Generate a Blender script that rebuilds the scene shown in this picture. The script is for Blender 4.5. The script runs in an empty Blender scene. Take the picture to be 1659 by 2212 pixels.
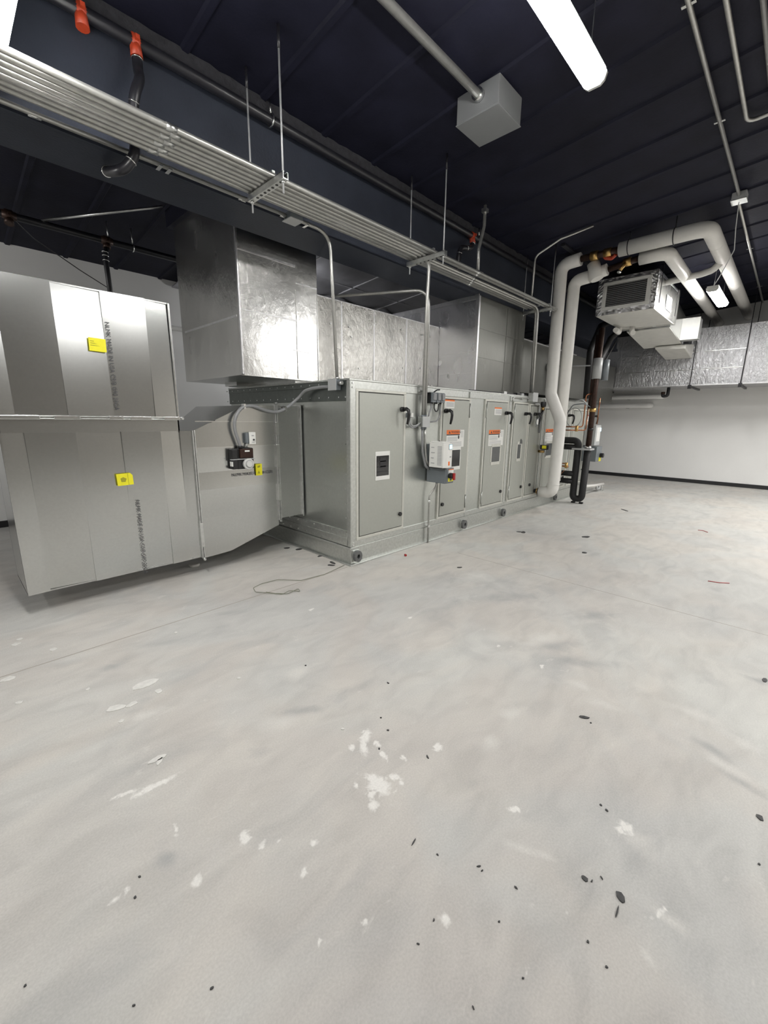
import bpy, bmesh, math, random
from mathutils import Vector, Matrix
random.seed(7)
S = bpy.context.scene
COL = S.collection

# ------------------------------------------------------------------ camera
cam_d = bpy.data.cameras.new('camera')
cam = bpy.data.objects.new('camera', cam_d)
COL.objects.link(cam)
S.camera = cam
cam_d.sensor_fit = 'HORIZONTAL'
cam_d.sensor_width = 36.0
cam_d.lens = 911.17 * 36.0 / 1659.0
cam_d.clip_start = 0.05
cam_d.clip_end = 100
PITCH, YAW, ROLL = 0.217727, 0.764361, -0.0121906
fw = Vector((math.cos(YAW) * math.cos(PITCH), math.sin(YAW) * math.cos(PITCH), -math.sin(PITCH)))
rt = Vector((math.sin(YAW), -math.cos(YAW), 0))
dn = fw.cross(rt)
rt2 = math.cos(ROLL) * rt + math.sin(ROLL) * dn
dn2 = -math.sin(ROLL) * rt + math.cos(ROLL) * dn
cam.matrix_world = Matrix(((rt2.x, -dn2.x, -fw.x, 0), (rt2.y, -dn2.y, -fw.y, 0), (rt2.z, -dn2.z, -fw.z, 1.5), (0, 0, 0, 1)))

# ------------------------------------------------------------------ world, view, lamps outside the view
W = bpy.data.worlds.new('world')
S.world = W
W.use_nodes = True
W.node_tree.nodes['Background'].inputs[0].default_value = (0.02, 0.022, 0.03, 1)
W.node_tree.nodes['Background'].inputs[1].default_value = 0.3
S.view_settings.view_transform = 'Standard'
S.view_settings.look = 'None'
S.view_settings.gamma = 1
S.view_settings.use_curve_mapping = False
S.view_settings.exposure = 0.33
LIGHT = 72.0          # emission of the strip light lenses
LAMP_W = 62.0         # default watts of an unseen area lamp outside the frame


def unseen_lamp(x, y, z=3.5, w=LAMP_W, along='x'):
    d = bpy.data.lights.new('unseen_lamp', 'AREA')
    d.shape = 'RECTANGLE'
    d.size = 1.2 if along == 'x' else 0.16
    d.size_y = 0.16 if along == 'x' else 1.2
    d.energy = w
    d.color = (1.0, 0.985, 0.96)
    o = bpy.data.objects.new('unseen_lamp', d)
    o.location = (x, y, z)
    COL.objects.link(o)


for lx, ly, lw in ((-4.4, 1.25, 55), (-4.4, -2.1, 55), (2.5, -2.1, 60), (6.6, -1.5, 112), (10.2, -1.7, 72), (9.0, -4.2, 190)):  # lamps towards the far end are added to brighten far wall and floor
    unseen_lamp(lx, ly, w=lw)
pd = bpy.data.lights.new('fill_lamp', 'POINT')     # added fill light, unseen behind the soffit, brightens the left wall
pd.energy = 58
pd.shadow_soft_size = 0.15
pd.color = (1.0, 0.985, 0.96)
po = bpy.data.objects.new('fill_lamp', pd)
po.location = (-1.8, 5.7, 3.0)
COL.objects.link(po)
pd2 = bpy.data.lights.new('fill_lamp', 'POINT')    # added point light hidden behind the foil duct, lifts the dark blanket
pd2.energy = 18
pd2.shadow_soft_size = 0.1
po2 = bpy.data.objects.new('fill_lamp', pd2)
po2.location = (4.3, 6.5, 2.75)
COL.objects.link(po2)

# ------------------------------------------------------------------ materials
MATS = {}


def mat(name, col, rough=0.5, metal=0.0, var=0.06, vscale=6.0, bump=0.0, bscale=60.0, stretch=(1, 1, 1), rvar=0.0, spec=0.5, detail=4.0):
    m = bpy.data.materials.new(name)
    m.use_nodes = True
    nt = m.node_tree
    b = nt.nodes['Principled BSDF']
    b.inputs['Roughness'].default_value = rough
    b.inputs['Metallic'].default_value = metal
    b.inputs['Specular IOR Level'].default_value = spec
    tc = nt.nodes.new('ShaderNodeTexCoord')
    mp = nt.nodes.new('ShaderNodeMapping')
    mp.inputs['Scale'].default_value = stretch
    nt.links.new(tc.outputs['Object'], mp.inputs['Vector'])
    n = nt.nodes.new('ShaderNodeTexNoise')
    n.inputs['Scale'].default_value = vscale
    n.inputs['Detail'].default_value = detail
    nt.links.new(mp.outputs[0], n.inputs['Vector'])
    r = nt.nodes.new('ShaderNodeValToRGB')
    c0 = [max(0, c * (1 - var)) for c in col]
    c1 = [min(1, c * (1 + var)) for c in col]
    r.color_ramp.elements[0].position = 0.3
    r.color_ramp.elements[0].color = (*c0, 1)
    r.color_ramp.elements[1].position = 0.7
    r.color_ramp.elements[1].color = (*c1, 1)
    nt.links.new(n.outputs['Fac'], r.inputs[0])
    nt.links.new(r.outputs[0], b.inputs['Base Color'])
    if rvar:
        mr = nt.nodes.new('ShaderNodeMapRange')
        mr.inputs[1].default_value = 0.3
        mr.inputs[2].default_value = 0.7
        mr.inputs[3].default_value = rough - rvar
        mr.inputs[4].default_value = rough + rvar
        nt.links.new(n.outputs['Fac'], mr.inputs[0])
        nt.links.new(mr.outputs[0], b.inputs['Roughness'])
    if bump:
        n2 = nt.nodes.new('ShaderNodeTexNoise')
        n2.inputs['Scale'].default_value = bscale
        n2.inputs['Detail'].default_value = 3
        nt.links.new(mp.outputs[0], n2.inputs['Vector'])
        bp = nt.nodes.new('ShaderNodeBump')
        bp.inputs['Strength'].default_value = bump
        bp.inputs['Distance'].default_value = 0.01
        nt.links.new(n2.outputs['Fac'], bp.inputs['Height'])
        nt.links.new(bp.outputs[0], b.inputs['Normal'])
    MATS[name] = m
    return m


def emit(name, col, strength):
    m = bpy.data.materials.new(name)
    m.use_nodes = True
    b = m.node_tree.nodes['Principled BSDF']
    b.inputs['Base Color'].default_value = (0.9, 0.9, 0.9, 1)
    b.inputs['Emission Color'].default_value = (*col, 1)
    b.inputs['Emission Strength'].default_value = strength
    MATS[name] = m
    return m


galv = mat('galvanized_sheet', (0.60, 0.61, 0.60), 0.21, 1.0, 0.03, 60)
galv_b = mat('galvanized_bar', (0.66, 0.67, 0.66), 0.33, 1.0, 0.10, 30)
galv_l = mat('galvanized_cleat', (0.78, 0.79, 0.78), 0.22, 1.0, 0.08, 30)
rod_m = mat('zinc_rod', (0.50, 0.51, 0.52), 0.45, 0.4, 0.08, 30)
blanket_tape = mat('pale_seam_tape', (0.55, 0.55, 0.57), 0.4, 0.4, 0.06, 30)
conduit_m = mat('zinc_conduit', (0.46, 0.46, 0.44), 0.38, 0.8, 0.08, 30)
unit_m = mat('unit_galvanized', (0.54, 0.56, 0.53), 0.33, 0.92, 0.03, 40)
unit_rail = mat('unit_rail', (0.56, 0.575, 0.55), 0.36, 0.85, 0.10, 35)
door_m = mat('unit_door', (0.40, 0.41, 0.375), 0.42, 0.4, 0.02, 40)
lug_m = mat('dark_cast_lug', (0.15, 0.155, 0.155), 0.45, 0.4, 0.15, 40)
rail_dark = mat('shade_toned_rail', (0.16, 0.175, 0.165), 0.35, 0.9, 0.08, 20)  # darker copy of the rail metal, painting in shade under the riser
trim_m = mat('door_trim', (0.58, 0.58, 0.53), 0.40, 0.3, 0.05, 20)
black_m = mat('black_plastic', (0.012, 0.012, 0.013), 0.38, 0, 0.1, 20)
rubber_m = mat('black_pipe_insulation', (0.010, 0.010, 0.011), 0.62, 0, 0.2, 30, 0.2, 60)
blackpaint = mat('black_ceiling_paint', (0.0110, 0.0115, 0.0215), 0.6, 0, 0.25, 3, 0.15, 40, spec=0.15)
soffit_m = mat('black_soffit_paint', (0.028, 0.033, 0.047), 0.55, 0, 0.15, 3, 0.15, 60, spec=0.3)
fire_m = mat('rough_fireproofing', (0.022, 0.022, 0.027), 0.9, 0, 0.3, 25, 0.6, 40)
blackpipe = mat('black_painted_pipe', (0.014, 0.014, 0.018), 0.35, 0, 0.2, 20)
orange_m = mat('orange_coupling', (0.40, 0.045, 0.015), 0.45, 0, 0.15, 40)
wall_m = mat('grey_wall_paint', (0.82, 0.82, 0.81), 0.6, 0, 0.02, 1.5, 0.05, 180)
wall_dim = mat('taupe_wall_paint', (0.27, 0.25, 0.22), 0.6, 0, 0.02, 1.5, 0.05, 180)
base_m = mat('black_vinyl_base', (0.016, 0.016, 0.018), 0.45, 0, 0.1, 10)
white_pipe = mat('white_pvc_jacket', (0.70, 0.69, 0.66), 0.42, 0, 0.03, 10)
bright_pvc = mat('bright_white_pvc', (0.88, 0.88, 0.87), 0.35, 0, 0.01, 10)
white_m = mat('white_plastic', (0.74, 0.74, 0.71), 0.45, 0, 0.02, 10)
grey_box = mat('grey_enamel', (0.17, 0.19, 0.205), 0.42, 0.1, 0.03, 10)
grey_lt = mat('light_grey_enamel', (0.42, 0.43, 0.43), 0.45, 0.1, 0.03, 10)
pull_m = mat('dull_grey_enamel', (0.17, 0.175, 0.18), 0.5, 0, 0.02, 10)
flex_m = mat('grey_flexible_conduit', (0.23, 0.235, 0.24), 0.4, 0, 0.05, 20)
copper_m = mat('copper', (0.32, 0.14, 0.075), 0.35, 1.0, 0.25, 25)
copper_d = mat('tarnished_copper', (0.040, 0.020, 0.014), 0.42, 0.5, 0.3, 25)
brass_m = mat('brass', (0.55, 0.36, 0.14), 0.38, 1.0, 0.2, 25)
yellow_m = mat('yellow_sticker', (0.80, 0.74, 0.02), 0.5, 0, 0.03, 30)
yellow_d = mat('yellow_print', (0.34, 0.32, 0.02), 0.5, 0, 0.03, 30)
ink_m = mat('dark_ink', (0.06, 0.06, 0.065), 0.6, 0, 0.3, 60)
print_m = mat('grey_print', (0.36, 0.36, 0.37), 0.6, 0, 0.05, 60)
warn_m = mat('orange_print', (0.80, 0.17, 0.02), 0.5, 0, 0.03, 30)
red_m = mat('red_plastic', (0.35, 0.02, 0.02), 0.45, 0, 0.1, 30)
darkglass = mat('dark_window', (0.012, 0.012, 0.013), 0.12, 0, 0.2, 12)
greyglass = mat('grey_window', (0.085, 0.09, 0.09), 0.3, 0, 0.1, 12)
fixture_m = mat('fixture_housing', (0.62, 0.62, 0.60), 0.4, 0, 0.02, 20)
tape_m = mat('foil_tape', (0.72, 0.72, 0.73), 0.34, 1.0, 0.06, 30, 0.25, 40)
cream_foil = mat('cream_jacket', (0.66, 0.655, 0.62), 0.45, 0.0, 0.05, 8, 0.25, 9)
dark_foil = mat('dark_foil_blanket', (0.42, 0.42, 0.46), 0.40, 0.85, 0.15, 3, 0.3, 5)
plaster_m = mat('plaster_smear', (0.64, 0.63, 0.60), 0.75, 0, 0.10, 30)
plaster_f = mat('faint_plaster_smear', (0.50, 0.49, 0.46), 0.75, 0, 0.10, 12)
stain_m = mat('brown_stain', (0.34, 0.31, 0.27), 0.7, 0, 0.10, 12)
scrap_m = mat('dark_scrap', (0.05, 0.05, 0.05), 0.6, 0, 0.3, 60)
wire_m = mat('green_grey_wire', (0.20, 0.21, 0.15), 0.5, 0, 0.1, 30)
pink_m = mat('pink_wire', (0.45, 0.10, 0.10), 0.5, 0, 0.1, 30)
lens_m = emit('strip_light_lens', (1.0, 0.985, 0.955), LIGHT)
screen_m = emit('lit_blue_screen', (0.15, 0.62, 0.85), 1.0)


def foil_material(name, col, rough, grid, fine=0.35, wrinkle=0.014):
    m = bpy.data.materials.new(name)
    m.use_nodes = True
    nt = m.node_tree
    b = nt.nodes['Principled BSDF']
    b.inputs['Metallic'].default_value = 1
    b.inputs['Base Color'].default_value = (*col, 1)
    tc = nt.nodes.new('ShaderNodeTexCoord')
    mp = nt.nodes.new('ShaderNodeMapping')
    mp.inputs['Scale'].default_value = (1, 1, 0.6)
    nt.links.new(tc.outputs['Object'], mp.inputs[0])
    n1 = nt.nodes.new('ShaderNodeTexNoise')
    n1.inputs['Scale'].default_value = 3.0
    n1.inputs['Detail'].default_value = 2
    nt.links.new(mp.outputs[0], n1.inputs['Vector'])
    n2 = nt.nodes.new('ShaderNodeTexNoise')
    n2.inputs['Scale'].default_value = 22.0
    n2.inputs['Detail'].default_value = 6
    n2.inputs['Roughness'].default_value = 0.62
    n2.inputs['Distortion'].default_value = 0.4
    nt.links.new(mp.outputs[0], n2.inputs['Vector'])
    mul = nt.nodes.new('ShaderNodeMath')
    mul.operation = 'MULTIPLY_ADD'
    mul.inputs[1].default_value = fine
    nt.links.new(n2.outputs['Fac'], mul.inputs[0])
    nt.links.new(n1.outputs['Fac'], mul.inputs[2])
    bp = nt.nodes.new('ShaderNodeBump')
    bp.inputs['Strength'].default_value = 0.8
    bp.inputs['Distance'].default_value = wrinkle
    nt.links.new(mul.outputs[0], bp.inputs['Height'])
    wv = nt.nodes.new('ShaderNodeTexChecker')       # reinforcing scrim
    wv.inputs['Scale'].default_value = grid
    nt.links.new(tc.outputs['Object'], wv.inputs['Vector'])
    bp2 = nt.nodes.new('ShaderNodeBump')
    bp2.inputs['Strength'].default_value = 0.08
    bp2.inputs['Distance'].default_value = 0.003
    nt.links.new(wv.outputs['Fac'], bp2.inputs['Height'])
    nt.links.new(bp.outputs[0], bp2.inputs['Normal'])
    nt.links.new(bp2.outputs[0], b.inputs['Normal'])
    mr = nt.nodes.new('ShaderNodeMapRange')
    mr.inputs[3].default_value = rough - 0.03
    mr.inputs[4].default_value = rough + 0.05
    nt.links.new(n1.outputs['Fac'], mr.inputs[0])
    nt.links.new(mr.outputs[0], b.inputs['Roughness'])
    MATS[name] = m
    return m


foil_m = foil_material('foil_insulation', (0.62, 0.62, 0.605), 0.25, 90, 0.22, 0.012)
foil_b = foil_material('bright_foil_insulation', (0.66, 0.66, 0.68), 0.27, 70, 0.4, 0.016)
foil_c = foil_material('wrinkled_foil_insulation', (0.47, 0.47, 0.485), 0.34, 70, 0.8, 0.022)
foil_e = foil_material('soft_foil_insulation', (0.52, 0.512, 0.485), 0.27, 90, 0.5, 0.018)
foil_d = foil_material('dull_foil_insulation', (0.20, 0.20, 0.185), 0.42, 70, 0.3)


def floor_material():
    m = bpy.data.materials.new('worn_concrete')
    m.use_nodes = True
    nt = m.node_tree
    L = nt.links
    b = nt.nodes['Principled BSDF']
    tc = nt.nodes.new('ShaderNodeTexCoord')

    def noise(scale, detail, stretch=(1, 1, 1), rot=0.0, dist=0.0):
        mp = nt.nodes.new('ShaderNodeMapping')
        mp.inputs['Scale'].default_value = stretch
        mp.inputs['Rotation'].default_value = (0, 0, rot)
        L.new(tc.outputs['Object'], mp.inputs[0])
        n = nt.nodes.new('ShaderNodeTexNoise')
        n.inputs['Scale'].default_value = scale
        n.inputs['Detail'].default_value = detail
        n.inputs['Distortion'].default_value = dist
        L.new(mp.outputs[0], n.inputs['Vector'])
        return n.outputs['Fac']

    def ramp(src, stops):
        r = nt.nodes.new('ShaderNodeValToRGB')
        e = r.color_ramp.elements
        e[0].position, e[0].color = stops[0][0], (*stops[0][1], 1)
        e[1].position, e[1].color = stops[-1][0], (*stops[-1][1], 1)
        for p, c in stops[1:-1]:
            k = e.new(p)
            k.color = (*c, 1)
        L.new(src, r.inputs[0])
        return r.outputs[0]

    def mix(kind, f, a, c):
        x = nt.nodes.new('ShaderNodeMixRGB')
        x.blend_type = kind
        if isinstance(f, float):
            x.inputs[0].default_value = f
        else:
            L.new(f, x.inputs[0])
        L.new(a, x.inputs[1])
        L.new(c, x.inputs[2])
        return x.outputs[0]

    big = ramp(noise(0.55, 3, dist=0.6), [(0.34, (0.485, 0.470, 0.450)), (0.5, (0.53, 0.515, 0.488)), (0.66, (0.56, 0.545, 0.512))])
    tint = ramp(noise(1.1, 3, dist=1.0), [(0.42, (1.0, 0.965, 0.93)), (0.6, (0.95, 0.985, 1.0))])
    col = mix('MULTIPLY', 0.5, big, tint)
    trowel = ramp(noise(3.4, 12, (1.0, 2.2, 1), 0.45, 0.9), [(0.30, (0.80, 0.80, 0.80)), (0.52, (0.98, 0.98, 0.98)), (0.72, (1.10, 1.10, 1.09))])
    col = mix('MULTIPLY', 0.55, col, trowel)
    blot = noise(1.9, 9, (1, 1.6, 1), -0.5, 0.8)
    bl = ramp(blot, [(0.56, (0, 0, 0)), (0.70, (0.42, 0.42, 0.42))])
    dark = nt.nodes.new('ShaderNodeRGB')
    dark.outputs[0].default_value = (0.345, 0.345, 0.34, 1)
    col = mix('MIX', bl, col, dark.outputs[0])
    sp = noise(9, 8, (1, 2, 1), 0.9, 1.0)
    spr = ramp(sp, [(0.66, (0, 0, 0)), (0.74, (0.5, 0.5, 0.5))])
    lite = nt.nodes.new('ShaderNodeRGB')
    lite.outputs[0].default_value = (0.60, 0.585, 0.55, 1)
    col = mix('MIX', spr, col, lite.outputs[0])

    def marked(attr, scale, gain, lo, hi, strength, colour, base):
        at = nt.nodes.new('ShaderNodeAttribute')
        at.attribute_name = attr
        ma = nt.nodes.new('ShaderNodeMath')
        ma.operation = 'MULTIPLY_ADD'
        L.new(noise(scale, 8, (1, 1, 1), 0.3, 0.8), ma.inputs[0])
        ma.inputs[1].default_value = gain
        L.new(at.outputs['Fac'], ma.inputs[2])
        sc = nt.nodes.new('ShaderNodeMath')
        sc.operation = 'MULTIPLY'
        sc.inputs[1].default_value = 0.4
        L.new(ma.outputs[0], sc.inputs[0])
        r = ramp(sc.outputs[0], [(lo * .4, (0, 0, 0)), (hi * .4, (strength,) * 3)])
        c = nt.nodes.new('ShaderNodeRGB')
        c.outputs[0].default_value = (*colour, 1)
        # no mark at all where the attribute is zero
        gate = nt.nodes.new('ShaderNodeMath')
        gate.operation = 'GREATER_THAN'
        gate.inputs[1].default_value = 0.02
        L.new(at.outputs['Fac'], gate.inputs[0])
        mm = nt.nodes.new('ShaderNodeMath')
        mm.operation = 'MULTIPLY'
        L.new(r, mm.inputs[0])
        L.new(gate.outputs[0], mm.inputs[1])
        return mix('MIX', mm.outputs[0], base, c.outputs[0])
    col = marked('dark_scuff', 9, 1.6, 0.95, 2.0, 0.85, (0.33, 0.33, 0.325), col)
    col = marked('faint_scuff', 9, 1.6, 0.95, 2.0, 0.80, (0.62, 0.605, 0.57), col)
    col = marked('plaster', 34, 1.5, 1.02, 1.45, 0.95, (0.74, 0.725, 0.69), col)
    grain = ramp(noise(140, 2), [(0.3, (0.93, 0.93, 0.93)), (0.7, (1.05, 1.05, 1.05))])
    col = mix('MULTIPLY', 1.0, col, grain)
    L.new(col, b.inputs['Base Color'])
    rr = nt.nodes.new('ShaderNodeMapRange')
    rr.inputs[3].default_value = 0.42
    rr.inputs[4].default_value = 0.68
    L.new(blot, rr.inputs[0])
    L.new(rr.outputs[0], b.inputs['Roughness'])
    b.inputs['Specular IOR Level'].default_value = 0.35
    bp = nt.nodes.new('ShaderNodeBump')
    bp.inputs['Strength'].default_value = 0.32
    bp.inputs['Distance'].default_value = 0.006
    L.new(noise(14, 8, (1, 2, 1), 0.4, 1.0), bp.inputs['Height'])
    L.new(bp.outputs[0], b.inputs['Normal'])
    return m


floor_m = floor_material()

# ------------------------------------------------------------------ mesh builder


class MB:
    """collects shapes in world coordinates and links them as one mesh object"""

    def __init__(self):
        self.v, self.f, self.mi, self.sm = [], [], [], []

    def poly(self, pts, faces, mi=0, smooth=False):
        o = len(self.v)
        self.v += [tuple(p) for p in pts]
        for f in faces:
            self.f.append([o + i for i in f])
            self.mi.append(mi)
            self.sm.append(smooth)
        return self

    def box(self, x0, x1, y0, y1, z0, z1, mi=0):
        p = [(x0, y0, z0), (x1, y0, z0), (x1, y1, z0), (x0, y1, z0), (x0, y0, z1), (x1, y0, z1), (x1, y1, z1), (x0, y1, z1)]
        return self.poly(p, [(3, 2, 1, 0), (4, 5, 6, 7), (0, 1, 5, 4), (1, 2, 6, 5), (2, 3, 7, 6), (3, 0, 4, 7)], mi)

    def hexa(self, p, mi=0):
        """eight corners: bottom ring then top ring, both counter-clockwise from above"""
        return self.poly(p, [(3, 2, 1, 0), (4, 5, 6, 7), (0, 1, 5, 4), (1, 2, 6, 5), (2, 3, 7, 6), (3, 0, 4, 7)], mi)

    def prism(self, pts, d, mi=0):
        """closed outline pts extruded by vector d"""
        n = len(pts)
        a = [Vector(p) for p in pts]
        b = [p + Vector(d) for p in a]
        fs = [tuple(range(n - 1, -1, -1)), tuple(range(n, 2 * n))]
        fs += [(i, (i + 1) % n, n + (i + 1) % n, n + i) for i in range(n)]
        return self.poly(a + b, fs, mi)

    def tube(self, path, r, seg=10, mi=0, bend=0.0, caps=True, radii=None):
        P = [Vector(p) for p in path]
        if bend and len(P) > 2:
            Q = [P[0]]
            for i in range(1, len(P) - 1):
                a, c, b = P[i - 1], P[i], P[i + 1]
                da, db = (a - c), (b - c)
                ang = da.angle(db)
                t = min(bend / math.tan(ang / 2) if ang < 3.1 else 0.001, da.length * 0.49, db.length * 0.49)
                p0, p1 = c + da.normalized() * t, c + db.normalized() * t
                for k in range(7):
                    s = k / 6
                    Q.append((1 - s) ** 2 * p0 + 2 * s * (1 - s) * c + s * s * p1)
            Q.append(P[-1])
            P = Q
        n = len(P)
        rings = []
        t0 = (P[1] - P[0]).normalized()
        up = Vector((0, 0, 1)) if abs(t0.z) < 0.9 else Vector((1, 0, 0))
        nrm = (up - t0 * up.dot(t0)).normalized()
        o = len(self.v)
        for i in range(n):
            t = ((P[min(i + 1, n - 1)] - P[i]).normalized() + (P[i] - P[max(i - 1, 0)]).normalized()).normalized()
            nrm = (nrm - t * nrm.dot(t)).normalized()
            bn = t.cross(nrm)
            rr = radii[i] if radii and len(radii) == n else r
            for k in range(seg):
                a = 2 * math.pi * k / seg
                self.v.append(tuple(P[i] + nrm * (rr * math.cos(a)) + bn * (rr * math.sin(a))))
        for i in range(n - 1):
            for k in range(seg):
                k2 = (k + 1) % seg
                self.f.append([o + i * seg + k, o + i * seg + k2, o + (i + 1) * seg + k2, o + (i + 1) * seg + k])
                self.mi.append(mi)
                self.sm.append(True)
        if caps:
            self.f.append([o + k for k in range(seg - 1, -1, -1)])
            self.mi.append(mi)
            self.sm.append(False)
            self.f.append([o + (n - 1) * seg + k for k in range(seg)])
            self.mi.append(mi)
            self.sm.append(False)
        return self

    def cyl(self, a, b, r, seg=16, mi=0):
        return self.tube([a, b], r, seg, mi)

    def ring(self, c, axis, r, t, seg=20, mi=0):
        """a torus round c about axis"""
        c, ax = Vector(c), Vector(axis).normalized()
        u = ax.orthogonal().normalized()
        w = ax.cross(u)
        pts = [c + u * (r * math.cos(2 * math.pi * k / seg)) + w * (r * math.sin(2 * math.pi * k / seg)) for k in range(seg + 1)]
        return self.tube(pts, t, 8, mi, caps=False)

    def text(self, s, size, origin, ux, uy, mi=0, depth=0.0012):
        cu = bpy.data.curves.new('lettering', 'FONT')
        cu.body = s
        cu.size = size
        cu.extrude = depth
        cu.resolution_u = 2
        o = bpy.data.objects.new('lettering', cu)
        COL.objects.link(o)
        dg = bpy.context.evaluated_depsgraph_get()
        me = bpy.data.meshes.new_from_object(o.evaluated_get(dg))
        ux, uy, og = Vector(ux), Vector(uy), Vector(origin)
        uz = ux.cross(uy).normalized()
        self.poly([og + ux * v.co.x + uy * v.co.y + uz * v.co.z for v in me.vertices], [tuple(p.vertices) for p in me.polygons], mi)
        bpy.data.objects.remove(o)
        bpy.data.curves.remove(cu)
        bpy.data.meshes.remove(me)
        return self

    def build(self, name, mats, parent=None, bevel=0.0, base=None):
        if not isinstance(mats, (list, tuple)):
            mats = [mats]
        if parent is not None:
            off = root_loc(parent)
            loc = Vector((0, 0, 0))
        else:
            xs, ys, zs = zip(*self.v)
            off = Vector(base) if base else Vector(((min(xs) + max(xs)) / 2, (min(ys) + max(ys)) / 2, min(zs)))
            loc = off
        me = bpy.data.meshes.new(name)
        me.from_pydata([tuple(Vector(p) - off) for p in self.v], [], self.f)
        for m in mats:
            me.materials.append(m)
        for i, p in enumerate(me.polygons):
            p.material_index = self.mi[i]
            p.use_smooth = self.sm[i]
        me.update()
        bm = bmesh.new()
        bm.from_mesh(me)
        bmesh.ops.recalc_face_normals(bm, faces=bm.faces)
        bm.to_mesh(me)
        bm.free()
        o = bpy.data.objects.new(name, me)
        o.location = loc
        COL.objects.link(o)
        if parent is not None:
            o.parent = parent
        if bevel:
            md = o.modifiers.new('bevel', 'BEVEL')
            md.width = bevel
            md.segments = 2
            md.limit_method = 'ANGLE'
        return o


def root_loc(o):
    v = Vector(o.location)
    while o.parent is not None:
        o = o.parent
        v = v + Vector(o.location)
    return v


def thing(name, label, cat, loc, group=None):
    o = bpy.data.objects.new(name, None)
    o.empty_display_size = 0.1
    o.location = loc
    COL.objects.link(o)
    return tag(o, label, cat, group)


def tag(o, label, cat, group=None):
    o['label'] = label
    o['category'] = cat
    if group:
        o['group'] = group
    return o


def struct(o):
    o['kind'] = 'structure'
    return o


def copy_tree(o, parent=None, dx=(0, 0, 0)):
    c = o.copy()
    COL.objects.link(c)
    c.parent = parent
    c.location = Vector(o.location) + Vector(dx)
    for ch in o.children:
        copy_tree(ch, c)
    return c


# ------------------------------------------------------------------ the room
X0, X1, Y0, Y1 = -6.5, 13.1, -6.5, 7.55


def roof(y):
    return 4.227 - 0.083 * y


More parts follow.
